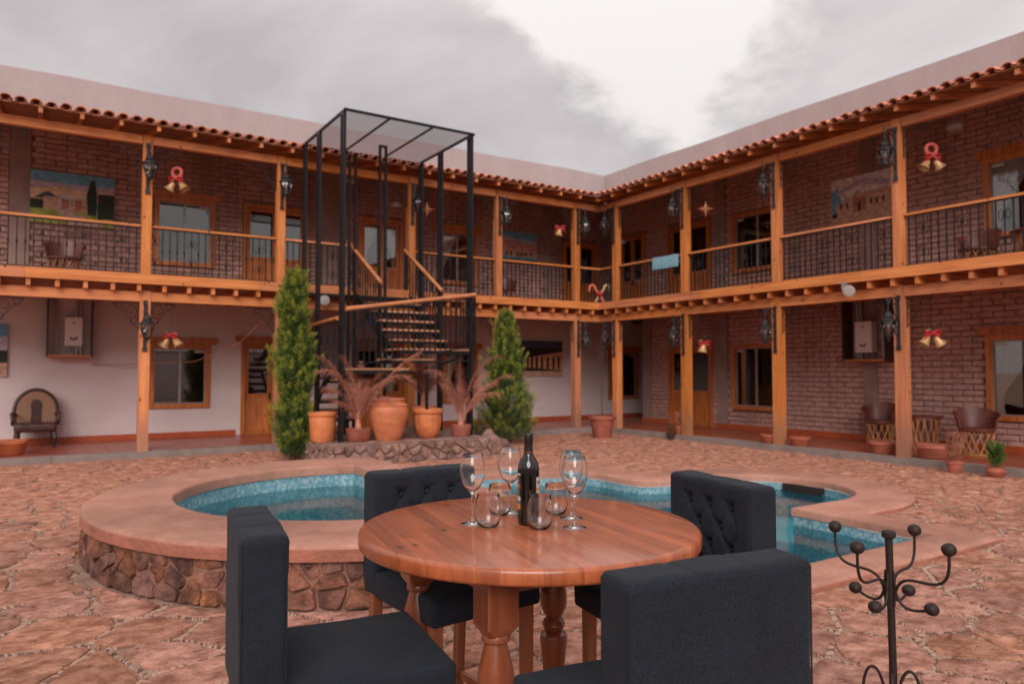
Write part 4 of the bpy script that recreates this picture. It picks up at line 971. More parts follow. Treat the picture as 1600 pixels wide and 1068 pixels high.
handrail((6.62, .0, 4.17), (6.48, 1.42, 3.19), n=13); handrail((5.36, .0, 4.10), (5.20, 1.42, 3.12), n=13)
handrail((7.62, VB+.06, 2.56), (5.16, VB+.06, 2.93), drop=.95, n=24); handrail((7.68, 2.42, 2.42), (7.68, 1.1, 2.37), drop=1.0, n=12); handrail((7.68, 1.1, 2.37), (7.68, .2, 1.72), drop=1.05, n=9)
handrail((5.12, 1.9, 2.93), (5.12, 2.56, 2.93), drop=.95, n=5)
for u0 in (6.63, ):
    m = MB()
    for k in range(9):
        v = .35+k*.13; m.box(u0-.008, u0+.008, v-.008, v+.008, 1.9-k*.0, 3.0)
        if k % 2: m.tube([(u0, v+.05*cos(R(q))*(1-q/700), 2.4+.14*sin(R(q))*(1-q/800)) for q in range(0, 500, 45)], .007, 4)
    m.build('iron_grille', 'black_steel', stair, fix=False)
for (u, v) in ((6.05, 2.5), (7.1, 1.2)): MB().box(u-.022, u+.022, v-.022, v+.022, ZP, 1.6).build('support_post', 'black_steel', stair)
MB().bar((6.5, 1.45, 2.28), (6.5, 2.5, 1.65), .05, .03).build('diagonal_brace', 'black_steel', stair)
MB().bar((6.45, 2.45, 1.35), (5.22, 2.5, 1.85), .05, .03).bar((5.2, 2.55, 1.72), (7.0, 2.55, 1.66), .03).build('diagonal_brace', 'black_steel', stair)

# ============================================================ LANTERNS ON THE POSTS
def lantern(label, loc, rz):
    t = thing('lantern', label, 'lantern', loc, rz, 'iron lanterns hanging from the gallery posts')   # local +x points away from the post
    m = MB(); m.box(0, .014, -.022, .022, -.36, .32); m.box(.0, .02, -.03, .03, -.40, -.34).box(0, .02, -.03, .03, .28, .34); m.build('wall_plate', 'lantern_iron', t)
    m = MB(); m.tube([(.01, 0, .26), (.1, 0, .30), (.2, 0, .27), (.25, 0, .19), (.245, 0, .13)], .011, 6)
    m.tube([(.012, 0, -.22), (.09, 0, -.18), (.12, 0, -.06), (.07, 0, .03), (.03, 0, -.02), (.05, 0, -.07)], .009, 6)
    m.tube([(.012, 0, .02), (.10, 0, .08), (.13, 0, .18), (.09, 0, .24), (.05, 0, .19), (.075, 0, .15)], .009, 6); m.tube([(.25, 0, .19), (.28, 0, .25), (.26, 0, .3), (.24, 0, .27)], .008, 6)
    m.build('scroll_arm', 'lantern_iron', t, fix=False)
    c = (.245, 0, -.07)
    cap = MB().lathe([(.008, .22), (.022, .205), (.012, .19), (.03, .175), (.055, .135), (.062, .12), (.05, .115), (.085, .075), (.112, .06), (.112, .05), (.02, .05)], 12, c).build('cap', 'lantern_iron', t, smooth=True)
    m = MB()
    for k in range(6):
        a = 2*pi*k/6; m.tube([(c[0]+.088*cos(a), c[1]+.088*sin(a), c[2]+.055), (c[0]+.092*cos(a), c[1]+.092*sin(a), c[2]), (c[0]+.05*cos(a), c[1]+.05*sin(a), c[2]-.13)], .006, 5)
    m.build('cage_ribs', 'lantern_iron', t, fix=False)
    MB().lathe([(.083, .05), (.088, 0), (.047, -.128)], 6, c).build('glass_pane', 'lantern_glass', t)
    MB().lathe([(.001, -.22), (.012, -.205), (.008, -.19), (.03, -.165), (.052, -.14), (.052, -.128), (.001, -.125)], 10, c).build('finial', 'lantern_iron', t, smooth=True)
    MB().lathe([(.012, -.12), (.012, -.06), (.022, -.03), (.02, .01), (.001, .03)], 8, c).build('bulb', 'lamp_white', t, smooth=True)
    t.scale = (1.22, 1.22, 1.22); return t
ZU, ZL = 5.16, 2.36
lan0 = lantern('leftmost iron lantern of the upper gallery, on the post left of the red wreath', (PU[4], -.01, ZU), R(90))
def lan(loc, rz, label): dup(lan0, None, loc, rz, label)
ul = ['', 'upper lantern right of the wide timber door post, behind the stair tower roof', 'upper lantern seen through the steel stair tower posts', 'upper lantern on the post behind the left tip of the tower, above the conifer', '', '']
for i, l in ((3, 'upper lantern on the post directly behind the tall narrow conifer'), (2, 'upper lantern seen through the right half of the steel stair tower'), (1, 'upper lantern beside the post between the stair tower and the pink painting'), (0, 'upper lantern left of the inner corner, below the roof valley'), (5, 'upper lantern beyond the left edge of the view')):
    if i != 5: lan((PU[i], -.01, ZU), R(90), l)
for i, l in ((0, 'upper lantern right of the inner corner, below the roof valley'), (1, 'upper lantern beside the post with the blue cloth'), (2, 'upper lantern on the post between the curtained window and the mission painting'), (3, 'large looking upper lantern on the nearest right hand post')):
    lan((-.01, PV[i], ZU), R(0), l)
for i, l in ((4, 'lower lantern on the post left of the plaster wall window'), (3, 'lower lantern on the post hidden by the tall narrow conifer'), (2, 'lower lantern inside the stair tower outline'), (1, 'lower lantern above the broad conifer'), (0, 'lower lantern left of the inner corner, over the twig pot')):
    lan((PU[i], -.01, ZL), R(90), l)
for i, l in ((0, 'lower lantern right of the inner corner, over the twig pot'), (1, 'lower lantern beside the post in front of the brick wall door'), (2, 'lower lantern on the post left of the boxed water heater'), (3, 'lower lantern overlapping the boxed water heater')):
    lan((-.01, PV[i], ZL), R(0), l)

# ============================================================ HANGING ORNAMENTS
def bell_mesh(): return MB().lathe([(.001, .0), (.03, -.004), (.05, -.03), (.062, -.09), (.09, -.15), (.105, -.165), (.1, -.167), (.055, -.1), (.04, -.03), (.001, -.02)], 18).mesh('bell', 'gold_bell', True)
BELL = bell_mesh()
def bells(loc, rz, label, wreath=True, s=1.0, ztop=5.55, one=False, green=False):
    t = thing('bell_ornament', label, 'ornament', loc, rz, 'Christmas ornaments hanging in the galleries')
    if one: ob('bell', BELL, t, (0, 0, -.02), (0, R(12), 0), scale=(s*1.1,)*3)
    else:
        ob('bell', BELL, t, (-.055*s, 0, -.05), (0, R(32), 0), scale=(s,)*3); ob('bell', BELL, t, (.06*s, 0, -.05), (0, R(-34), 0), scale=(s,)*3)
    if wreath: MB().tube([(.085*cos(R(a)), 0, .13+.085*sin(R(a))) for a in range(0, 360, 24)], .03, 8, True).build('wreath', 'pink_wreath', t, smooth=True)
    m = MB()
    for sg in (-1, 1):
        m.tube([(0, -.04, .0), (sg*.06, -.05, .045), (sg*.12, -.04, .035), (sg*.12, -.04, -.01), (sg*.05, -.05, -.015), (0, -.04, 0)], [.012, .018, .02, .018, .014, .01], 6)
        m.tube([(0, -.04, 0), (sg*.09, -.05, -.05), (sg*.15, -.04, -.13)], [.012, .014, .005], 6)
    m.lathe([(.001, -.03), (.03, -.015), (.03, .015), (.001, .03)], 8, (0, -.04, .01)); m.build('bow', 'red_ribbon', t, fix=False)
    if green: MB().lathe([(.001, -.03), (.03, 0), (.001, .03)], 8, (-.06, -.05, .06)).lathe([(.001, -.02), (.02, 0), (.001, .02)], 8, (.02, -.05, .14)).build('trim', 'green_trim', t)
    MB().tube([(0, 0, .1), (0, 0, ztop-loc[2])], .002, 4).build('hanging_thread', 'wrought_iron', t)
    return t
bells((9.82, -.25, 5.05), R(147), 'pair of gold bells under a pink wreath, beside the leftmost upper post')
bells((9.87, -.25, 2.17), R(147), 'pair of gold bells with a red bow, hanging before the lower plaster wall window', False, ztop=2.78, green=True)
bells((1.06, -.25, 5.07), R(147), 'single gold bell with a red bow, between the pink painting and the inner corner', False, one=True, s=.95)
bells((-.25, 8.12, 5.0), R(147), 'pair of gold bells under a pink wreath, by the nearest right hand post', s=.95)
bells((-.25, 8.06, 2.14), R(147), 'pair of gold bells with red and green trim, right of the nearest lower post', False, ztop=2.78, s=.96, green=True)
bells((-.25, 3.22, 2.13), R(147), 'single gold bell in front of the brick wall door', False, one=True, ztop=2.78, s=1.0, green=True)
def star(loc, label):
    t = thing('star_ornament', label, 'ornament', loc, R(147), 'Christmas ornaments hanging in the galleries')
    def s_(R0, r0, rot, th): 
        m = MB(); vs = [(0, -th, 0), (0, th, 0)]; n = 8
        for k in range(n): rr = R0 if k % 2 == 0 else r0; vs.append((rr*cos(rot+k*pi/4), 0, rr*sin(rot+k*pi/4)))
        return m.add(vs, [(0, 2+k, 2+(k+1) % n) for k in range(n)]+[(1, 2+(k+1) % n, 2+k) for k in range(n)])
    s_(.17, .05, pi/2, .04).build('gold_star', 'gold_bell', t); s_(.13, .035, pi/4+pi/2, .03).build('red_star', 'red_ribbon', t)
    m = MB()
    for a in (-90, 0, 180): m.lathe([(.001, -.025), (.025, 0), (.001, .025)], 8, (.17*cos(R(a)), -.01, .17*sin(R(a))))
    m.build('bauble', 'red_ribbon', t, kind='stuff'); MB().tube([(0, 0, .1), (0, 0, 5.55-loc[2])], .002, 4).build('hanging_thread', 'wrought_iron', t)
star((4.72, -.25, 5.1), 'gold and red poinsettia star hanging behind the stair tower'); star((-.25, 3.31, 5.05), 'gold and red star hanging above the blue cloth')
t = thing('candy_cane_ornament', 'crossed candy canes with a bow on the corner railing', 'ornament', (.02, .02, 3.28), R(147))
for sg in (-1, 1):
    p = [(sg*.10, -.03*sg, -.02), (sg*.0, -.03*sg, .16), (-sg*.11, -.03*sg, .30)]+[(-sg*(.11+.075*(1-cos(R(a)))), -.03*sg, .30+.085*sin(R(a))+.02) for a in (45, 90, 135, 180)]+[(-sg*.265, -.03*sg, .24)]
    MB().tube(p, .034, 8).build('candy_cane', 'pink_wreath' if sg > 0 else 'gold_bell', t, smooth=True)
MB().lathe([(.001, -.06), (.07, -.02), (.07, .03), (.001, .07)], 8, (0, -.07, .17)).build('bow', 'red_ribbon', t, smooth=True)

# ============================================================ PAINTINGS
def painting(W, a0, a1, z0, z1, d, label, shapes, base, frame='wrought_iron'):
    """shapes: (material, [(x, y) in 0..1]) laid in shallow layers on the canvas"""
    t = thing('painting', label, 'painting', W((a0+a1)/2, d, (z0+z1)/2), 0, 'paintings on the gallery walls'); c = Vector(t.location)
    def B(m, nm, mt): m.v = [tuple(Vector(W(*p))-c) for p in m.v]; return m.build(nm, mt, t)
    B(MB().box(a0, a1, d-.0, d+.03, z0, z1), 'canvas', base)
    for i, (mt, poly) in enumerate(shapes):
        flip = (lambda x: 1-x) if W is LW else (lambda x: x); m = MB(); dd = d+.031+.0012*(i+1)
        tri = tessellate_polygon([[Vector((x, y, 0)) for x, y in poly]])
        m.add([(a0+(a1-a0)*flip(x), dd, z0+(z1-z0)*y) for x, y in poly], [tuple(q) for q in tri]); B(m, 'painted_area', mt)
    return t
rc = lambda x0, x1, y0, y1: [(x0, y0), (x1, y0), (x1, y1), (x0, y1)]
painting(LW, 10.67, 12.10, 4.42, 5.44, -2.57, 'painting of a white villa with a red path under a blue evening sky', [('paint_glow', rc(0, 1, .45, .72)), ('paint_dusk', [(0, .66), (.3, .72), (.7, .66), (1, .74), (1, .8), (0, .8)]), ('paint_hill', [(.03, .47), (.2, .62), (.38, .47)]), ('paint_grass', rc(0, 1, 0, .3)), ('paint_tree', rc(0, .16, .27, .45)), ('paint_house', rc(.15, .68, .27, .52)), ('paint_white', rc(.33, .48, .3, .58)), ('paint_brick', rc(.36, .45, .3, .5)), ('paint_brick', rc(.52, .6, .28, .48)), ('paint_white', rc(.5, .68, .5, .56)), ('paint_path', [(.30, .3), (.45, .3), (.95, .0), (.45, .0)]), ('paint_tree', [(.68, .22), (.66, .6), (.71, .9), (.76, .92), (.79, .6), (.78, .22)]), ('paint_tree', rc(.8, 1, .15, .66)), ('paint_grass', rc(.86, 1, .0, .17))], 'paint_sky')
painting(LW, .18, 1.66, 4.48, 5.36, -2.57, 'painting of a long pink building at dusk', [('paint_pink', rc(0, 1, .4, .75)), ('paint_dusk', [(0, .75), (1, .6), (1, .72), (0, .88)]), ('paint_house', rc(.22, 1, .22, .48)), ('paint_white', rc(0, .25, .2, .62)), ('paint_brick', rc(.5, .8, .3, .36))]+[('paint_dark', rc(x, x+.04, .25, .36)) for x in (.3, .4, .55, .63, .71, .85)]+[('paint_night', rc(0, 1, 0, .14))], 'paint_sky')
painting(LW, -.72, .80, 1.38, 2.36, -2.58, 'dark painting of a lit arcade, beside the broad conifer', [('paint_hill', rc(0, 1, .8, 1)), ('paint_sand', rc(0, 1, 0, .14)), ('paint_warm', [(.1, .25), (1, .16), (1, .7), (.1, .5)])]+[('paint_dark', [(x, .2), (x+.05, .2), (x+.05, .52), (x+.025, .58), (x, .52)]) for x in (.18, .28, .38, .5, .63, .76, .88)], 'paint_dark')
painting(LW, 12.40, 13.5, 1.42, 2.42, -2.58, 'painting cut off by the left edge of the picture, on the white wall', [('paint_tree', rc(0, 1, .25, .5)), ('paint_sand', rc(0, 1, 0, .26)), ('paint_dusk', rc(0, 1, .5, .75))], 'paint_sky')
painting(RW_, 4.98, 6.36, 4.62, 5.56, -2.30, 'painting of a red brick mission with a gabled front under a cloudy sky', [('paint_sky', [(0, .2), (.2, .3), (.12, .8), (0, .75)]), ('paint_dusk', [(.1, .62), (.5, .8), (.9, .66), (.95, .78), (.5, .92), (.1, .74)]), ('paint_sand', rc(0, 1, 0, .24)), ('paint_house', [(.08, .22), (.08, .45), (.22, .5), (.22, .56), (.36, .58), (.42, .7), (.5, .62), (.5, .6), (.86, .64), (.95, .6), (.95, .22)]), ('paint_brick', [(.36, .22), (.36, .52), (.56, .52), (.56, .22)]), ('paint_dark', [(.44, .22), (.44, .4), (.46, .44), (.48, .4), (.48, .22)])]+[('paint_dark', rc(x, x+.03, .32, .44)) for x in (.15, .25, .63, .72, .82)]+[('paint_tree', rc(.02, .1, .14, .24))], 'paint_cloud')

# ============================================================ WATER HEATERS IN THEIR WOODEN CABINETS
def heater(W, a0, a1, z0, z1, dw, lab1, lab2, h0, h1, hz0, hz1):
    t = thing('heater_cabinet', lab1, 'cabinet', W((a0+a1)/2, dw, z0), 0, 'open cabinets around the water heaters'); c = Vector(t.location)
    def B(m, nm, mt, p=None, cc=None): m.v = [tuple(Vector(W(*q))-(cc or c)) for q in m.v]; return m.build(nm, mt, p or t, fix=True)
    dp = .34
    B(MB().box(a0, a0+.03, dw+.002, dw+dp, z0, z1), 'side_panel', 'dark_leather'); B(MB().box(a1-.03, a1, dw+.002, dw+dp, z0, z1), 'side_panel', 'dark_leather')
    B(MB().box(a0+.03, a1-.03, dw+.002, dw+dp, z0, z0+.04), 'base_panel', 'varnished_pine_u' if W is LW else 'varnished_pine_v')
    for a in (a0+.2, a0+.27): B(MB().tube([(a, dw+.1, z0+.05), (a+.01, dw+.1, (z0+z1)/2), (a-.01, dw+.1, z1)], .022, 7), 'insulated_pipe', 'grey_aluminium')
    B(MB().tube([(a1-.16, dw+.12, z0+.06), (a1-.18, dw+.12, z0+.5), (a1-.15, dw+.12, z1)], .02, 7), 'insulated_pipe', 'grey_aluminium')
    h = thing('water_heater', lab2, 'water heater', W((h0+h1)/2, dw, hz0), 0, 'white wall water heaters'); hc = Vector(h.location)
    B(MB().box(h0, h1, dw+.003, dw+.2, hz0, hz1), 'casing', 'white_enamel', h, hc); B(MB().box(h0+.015, h1-.015, dw+.2, dw+.212, hz0+.015, hz1-.02), 'front_cover', 'white_enamel', h, hc)
    mid = (h0+h1)/2; mw = (h1-h0)
    for k in range(4): B(MB().box(h0+.03+k*mw/4.3, h0+.03+k*mw/4.3+.03, dw+.06, dw+.14, hz1, hz1+.05), 'flue_bracket', 'grey_aluminium', h, hc)
    B(MB().tube([(mid-.06, dw+.22, hz0+.17), (mid-.03, dw+.22, hz0+.13), (mid+.03, dw+.22, hz0+.13), (mid+.06, dw+.22, hz0+.17)], .016, 6), 'control_dial', 'wrought_iron', h, hc)
    B(MB().box(mid-.03, mid+.03, dw+.213, dw+.217, hz1-.13, hz1-.09), 'badge', 'grey_aluminium', h, hc)
    for k, a in enumerate((h0+.06, mid, h1-.06)): B(MB().tube([(a, dw+.1, hz0), (a, dw+.1, hz0-.08), (a+(k-1)*.03, dw+.09, hz0-.12)], .014, 6), 'supply_pipe', 'grey_aluminium', h, hc)
heater(LW, 11.0, 11.78, 1.80, 3.02, -2.6, 'open wooden cabinet on the white plaster wall, left of the window', 'white water heater inside the cabinet on the plaster wall', 11.18, 11.48, 2.02, 2.58)
heater(RW_, 5.36, 6.28, 1.72, 3.0, -2.31, 'open wooden cabinet on the brick wall behind the nearest post', 'white water heater inside the cabinet on the brick wall', 5.56, 5.92, 1.90, 2.52)

# ============================================================ SMALL FITTINGS
def flood(loc, d, label):
    t = thing('floodlight', label, 'floodlight', loc, 0, 'round floodlights at floor level of the gallery'); Mq = Vector(d).to_track_quat('Z', 'Y').to_matrix().to_4x4()
    MB().lathe([(.05, -.09), (.085, -.03), (.1, .0)], 16, M=Mq).build('housing', 'beech', t, smooth=True); MB().lathe([(.1, .0), (.1, .015), (.086, .02), (.001, .016)], 16, M=Mq).build('lens', 'lamp_white', t, smooth=True)
    MB().box(-.02, .02, -.13, -.05, .02, .16).build('bracket', 'grey_aluminium', t)
flood((7.18, .24, 2.92), (.35, .9, -.35), 'white round floodlight left of the stair, under the balcony edge'); flood((.24, 6.95, 2.90), (.9, .35, -.35), 'white round floodlight under the balcony edge, near the nearest post')
def dome(loc, label):
    t = thing('ceiling_lamp', label, 'ceiling lamp', loc, 0, 'round lamps under the gallery roof'); MB().lathe([(.13, .0), (.13, -.02), (.10, -.06), (.001, -.075)], 18).build('diffuser', 'lamp_white', t, smooth=True); MB().lathe([(.14, .03), (.14, .0)], 18).build('mounting_ring', 'grey_aluminium', t)
    MB().box(-.01, .01, -.01, .01, .03, .35).build('stem', 'grey_aluminium', t)
dome((-1.25, 8.0, 5.72), 'round white lamp under the right hand gallery roof'); dome((5.05, -1.2, 5.35), 'round white lamp before the glazed door behind the stair tower'); dome((6.2, -1.0, 5.7), 'round white lamp under the roof left of the stair tower')
dome((-1.25, -.6, 5.0), 'round lamp in the upper inner corner')
m = MB(); n = 10; vs = []
for i in range(n+1):
    for (d, z) in ((.035, 4.14), (.04, 3.9), (.046, 3.86)): vs.append((-.1+d+.006*sin(i*1.7), 1.84+.82*i/n, z+.004*sin(i)))
for i in range(n+1):
    for (d, z) in ((-.035, 4.14), (-.045, 3.95)): vs.append((-.1+d, 1.84+.82*i/n, z))
o0 = 3*(n+1)
m.add(vs, [(i*3+j, (i+1)*3+j, (i+1)*3+j+1, i*3+j+1) for i in range(n) for j in range(2)]+[(i*3, o0+i*2, o0+(i+1)*2, (i+1)*3) for i in range(n)]+[(o0+i*2, o0+i*2+1, o0+(i+1)*2+1, o0+(i+1)*2) for i in range(n)])
tag(m.build('hanging_cloth', 'blue_cloth', None, fix=False, smooth='all'), 'pale blue cloth hung over the upper railing of the right wing', 'cloth')
tag(MB().tube([(11.0, -2.55, 1.66), (10.3, -2.4, 1.66), (9.2, -1.8, 1.72), (8.5, -1.0, 2.1), (8.1, -.3, 2.65)], .009, 5).build('cord', 'orange_cord', None, smooth=True), 'thin orange cord slung across the plaster wall window', 'cord')

# ============================================================ LEATHER CHAIRS AND TABLES ON THE WALKWAYS
def splint_base(t, r, h, n=13, top=None):
    for k in range(n):
        for s_ in (1, -1):
            a0 = 2*pi*k/n; a1 = a0+s_*.62; MB().bar((r*.92*cos(a0), r*.92*sin(a0), .02), (r*cos(a1), r*sin(a1), h-.01), .03, .012).build('base_splint', 'rough_splint', t)
    MB().lathe([(r*.9, 0), (r*.98, 0), (r*.98, .04), (r*.9, .04), (r*.9, 0)], 20).build('base_hoop', 'rough_splint', t)
def equipal(label, loc, rz, grp='barrel chairs of leather and splints'):
    t = thing('barrel_chair', label, 'chair', loc, rz, grp); splint_base(t, .25, .40)
    MB().lathe([(.001, .40), (.25, .395), (.275, .41), (.275, .44), (.25, .455), (.001, .462)], 22).build('seat', 'brown_leather', t, smooth=True)
    m = MB(); vs = []; n = 22                # backrest wraps round, opening towards local +x
    for i in range(n+1):
        a = R(70+220*i/n); top = .80-.14*abs(i-n/2)/(n/2)
        for (r, z) in ((.275, .42), (.31, .6), (.35, top), (.335, top+.015), (.285, .6), (.255, .43)): vs.append((r*cos(a), r*sin(a), z))
    fs = [(i*6+j, i*6+(j+1) % 6, (i+1)*6+(j+1) % 6, (i+1)*6+j) for i in range(n) for j in range(6)]+[tuple(range(6)), tuple(n*6+j for j in range(6))]
    m.add(vs, fs).build('backrest', 'brown_leather', t, smooth=True)
    return t
eq = equipal('brown leather barrel chair on the lower walkway, between the heater cabinet and the nearest post', (-1.95, 6.15, .12), R(10))
dup(eq, None, (-1.45, 8.15, .12), R(35), 'brown leather barrel chair under the right hand lower window')
dup(eq, None, (11.55, -1.0, FL-.09), R(80), 'brown leather barrel chair on the upper gallery, below the villa painting')
dup(eq, None, (2.1, -1.2, FL-.09), R(80), 'brown leather barrel chair on the upper gallery, below the pink painting')
dup(eq, None, (-1.2, 8.35, FL-.09), R(-10), 'brown leather barrel chair on the upper gallery, left of the small table')
def drum_table(label, loc, r=.28):
    t = thing('drum_table', label, 'table', loc, 0, 'round leather topped splint tables'); splint_base(t, r*.85, .56)
    MB().lathe([(.001, .60), (r, .60), (r+.02, .585), (r+.02, .565), (r, .56), (.001, .56)], 24).build('table_top', 'brown_leather', t, smooth=True); return t
dt = drum_table('round splint table between the two lower leather chairs', (-1.75, 7.12, .12))
dup(dt, None, (-1.15, 9.25, FL-.09), 0, 'round splint table on the upper gallery at the right edge', scale=(1.25, 1.25, 1.05))
t = thing('carved_armchair', 'large dark armchair with a rounded cane back, at the far left of the walkway', 'armchair', (11.92, -2.05, .12), R(90)); t.scale = (.92, .96, .94)
# local +x is the front
m = MB(); n = 18; vs = []; prof = []
for i in range(n+1):
    a = pi*i/n; prof.append((-.36*cos(a)*(1+.06*sin(a*2)**2), .62+.50*sin(a)))
def ring(p, d0, d1): return [(d0, y, z) for y, z in p]+[(d1, y, z) for y, z in p]
bk = [(-.33, .40)]+prof+[(.33, .40)]
MB().tube([(-.26-.06*(z-.4), y, z) for y, z in bk], .035, 8).build('back_frame', 'dark_leather', t, smooth=True)
cn = MB(); N_ = len(bk); cn.add([(-.285-.06*(z-.4), y*.95, z) for y, z in bk]+[(-.245-.06*(z-.4), y*.95, z) for y, z in bk], [tuple(range(N_)), tuple(range(2*N_-1, N_-1, -1))]+[(i, (i+1) % N_, N_+(i+1) % N_, N_+i) for i in range(N_)]); cn.build('cane_back', 'cane_weave', t)
MB().prism([(-.09, .0), (.09, .0), (.075, .3), (.09, .4), (.05, .5), (-.05, .5), (-.09, .4), (-.075, .3)], -.01, .01).build('leather_splat', 'dark_leather', t)
sp = [o for o in t.children if o.name.startswith('leather_splat')][0]; sp.rotation_euler = (R(90), 0, R(90)); sp.location = (-.24, 0, .42)
rbox(.62, .70, .17, .05, .1).build('seat', 'dark_leather', t, smooth='all', loc=(.02, 0, .30), merge=True)
for sg in (-1, 1):
    MB().tube([(-.26, sg*.33, .62), (-.1, sg*.38, .66), (.12, sg*.39, .66), (.24, sg*.38, .62), (.25, sg*.37, .54), (.18, sg*.37, .45)], .03, 8).build('armrest', 'dark_leather', t, smooth=True)
    MB().tube([(.24, sg*.30, .30), (.30, sg*.32, .18), (.25, sg*.31, .06), (.29, sg*.31, 0)], [.045, .04, .03, .045], 8).build('leg', 'dark_leather', t, smooth=True)
    MB().tube([(-.26, sg*.28, .30), (-.3, sg*.29, 0)], .035, 8).build('leg', 'dark_leather', t, smooth=True)

# ============================================================ POTS AND PLANTS
def pot(name, prof, label, loc, cat='pot', mt='terracotta', n=32, wob=None, soil=None, grp=None, rz=0):
    t = thing(name, label, cat, loc, rz, grp); MB().lathe(prof, n, wob=wob).build('pot', mt, t, smooth=True)
    if soil: MB().lathe([(.001, soil[1]), (soil[0], soil[1]-.005)], 20).build('soil', 'soil', t)
    return t
pot('clay_urn', [(.001, 0), (.2, 0), (.215, .02), (.26, .17), (.31, .36), (.335, .47), (.335, .53), (.31, .585), (.325, .60), (.30, .625), (.27, .64), (.262, .66), (.285, .70), (.275, .715), (.245, .71), (.235, .64), (.27, .55), (.27, .3), (.001, .25)],
    'largest terracotta urn with a rounded shoulder, in the middle of the podium', (6.85, 2.66, .35))
def flute(a, z): return 1+(.018*cos(a*10) if .1 < z < .42 else 0)
pot('fluted_planter', [(.001, 0), (.12, 0), (.16, .03), (.21, .12), (.235, .25), (.24, .38), (.235, .43), (.27, .45), (.275, .50), (.26, .515), (.235, .50), (.22, .45), (.001, .44)], 'fluted terracotta planter right of the large urn, with a bare stem', (6.09, 2.62, .35), 'planter', wob=flute, n=60, soil=(.22, .47), rz=0)
pot('square_planter', [(.001, 0), (.18, 0), (.2, .05), (.225, .40), (.22, .42), (.245, .44), (.245, .49), (.215, .49), (.2, .44), (.001, .43)], 'plain terracotta planter half hidden by the tall narrow conifer', (7.86, 2.25, .35), 'planter')
def frond(L, droop, rng, narrow=1.0):
    """dead palm frond in the local x-z plane"""
    m = MB(); pts = []; x = z = 0; a = rng.uniform(1.0, 1.52); n = 14
    for k in range(n+1): pts.append(Vector((x, 0, z))); x += L/n*cos(a); z += L/n*sin(a); a -= droop/n*(.2+1.9*(k/n)**1.5)
    m.tube(pts, [.008*(1-.75*k/n)+.002 for k in range(n+1)], 5)
    for k in range(n*8):
        t_ = .2+.8*k/(n*8); i = min(n-1, int(t_*n)); p = pts[i].lerp(pts[i+1], t_*n-i); d = (pts[i+1]-pts[i]).normalized()
        for sg in (-1, 1):
            l = .30*narrow*rng.uniform(.55, 1.15)*(1.25-t_*.75)*min(1, (t_-.1)*4); q = p+d*l*rng.uniform(.6, 1.0)+Vector((rng.uniform(-.02, .02), sg*l*rng.uniform(.15, .5), -l*rng.uniform(.1, .8))); md = p.lerp(q, .5)+Vector((0, sg*.02, .03)); w_ = d.cross(q-p).normalized()*.0
            ww = d*.0024
            m.add([p-ww, p+ww, md+ww, md-ww, q], [(0, 1, 2, 3), (3, 2, 4)])
    return m
def dry_palm(label, loc, prof, nf, Lr, seed, mt='terracotta_dull', wide=1.0):
    rng = random.Random(seed); t = pot('potted_palm', prof, label, loc, 'potted plant', mt, grp='dead palms in low clay pots', soil=(prof[3][0]*.9, max(p[1] for p in prof)-.03)); h = max(p[1] for p in prof)
    MB().tube([(0, 0, h-.04), (.01, 0, h+.12), (0, .01, h+.28)], [.06, .05, .03], 8).build('stem', 'dry_frond', t, smooth=True)
    for k in range(nf):
        o = frond(rng.uniform(*Lr), rng.uniform(.6, 2.4)*wide, rng).build('frond', 'dry_frond', t, fix=False, loc=(0, 0, h+rng.uniform(0, .2)), rot=(0, 0, 2*pi*k/nf+rng.uniform(-.3, .3)))
P1 = [(.001, 0), (.17, 0), (.19, .02), (.215, .16), (.225, .21), (.215, .22), (.2, .2), (.001, .18)]
dry_palm('dead rust brown palm in a low clay pot, left of the large urn', (7.33, 2.52, .35), P1, 19, (.7, 1.6), 3)
dry_palm('dead palm in a small clay pot at the right end of the podium', (5.42, 2.62, .35), [(.001, 0), (.15, 0), (.165, .02), (.185, .15), (.19, .2), (.18, .21), (.165, .19), (.001, .17)], 14, (.6, 1.4), 4)
dry_palm('dead palm in the taller clay pot behind the fluted planter', (5.75, 1.75, .35), [(.001, 0), (.15, 0), (.17, .03), (.2, .3), (.21, .46), (.24, .48), (.24, .52), (.2, .5), (.001, .45)], 15, (.6, 1.1), 6, 'terracotta')
# corner pot with a leafless sapling
t = pot('potted_sapling', [(.001, 0), (.19, 0), (.2, .03), (.25, .3), (.27, .42), (.31, .44), (.31, .49), (.28, .5), (.26, .45), (.001, .4)], 'fluted clay pot with a bare thin sapling, at the inner corner of the courtyard', (1.12, 1.42, 0), 'potted plant', 'terracotta_dull', n=48, wob=lambda a, z: 1+(.03*cos(a*12) if .03 < z < .42 else 0), soil=(.26, .45))
m = MB().tube([(0, 0, .44), (.02, .01, 1.0), (-.03, 0, 1.7), (-.02, .03, 2.5)], [.012, .01, .007, .003], 5); rg = random.Random(2)
for k in range(9):
    z = 1.0+k*.15; a = rg.uniform(0, 6.28); m.tube([(0, 0, z), (.07*cos(a), .07*sin(a), z+.15), (.12*cos(a), .12*sin(a), z+.42)], [.005, .004, .002], 4)
m.build('stem', 'bark', t, fix=False)
bowl = [(.001, 0), (.17, 0), (.2, .03), (.22, .14), (.24, .16), (.235, .2), (.2, .19), (.001, .15)]
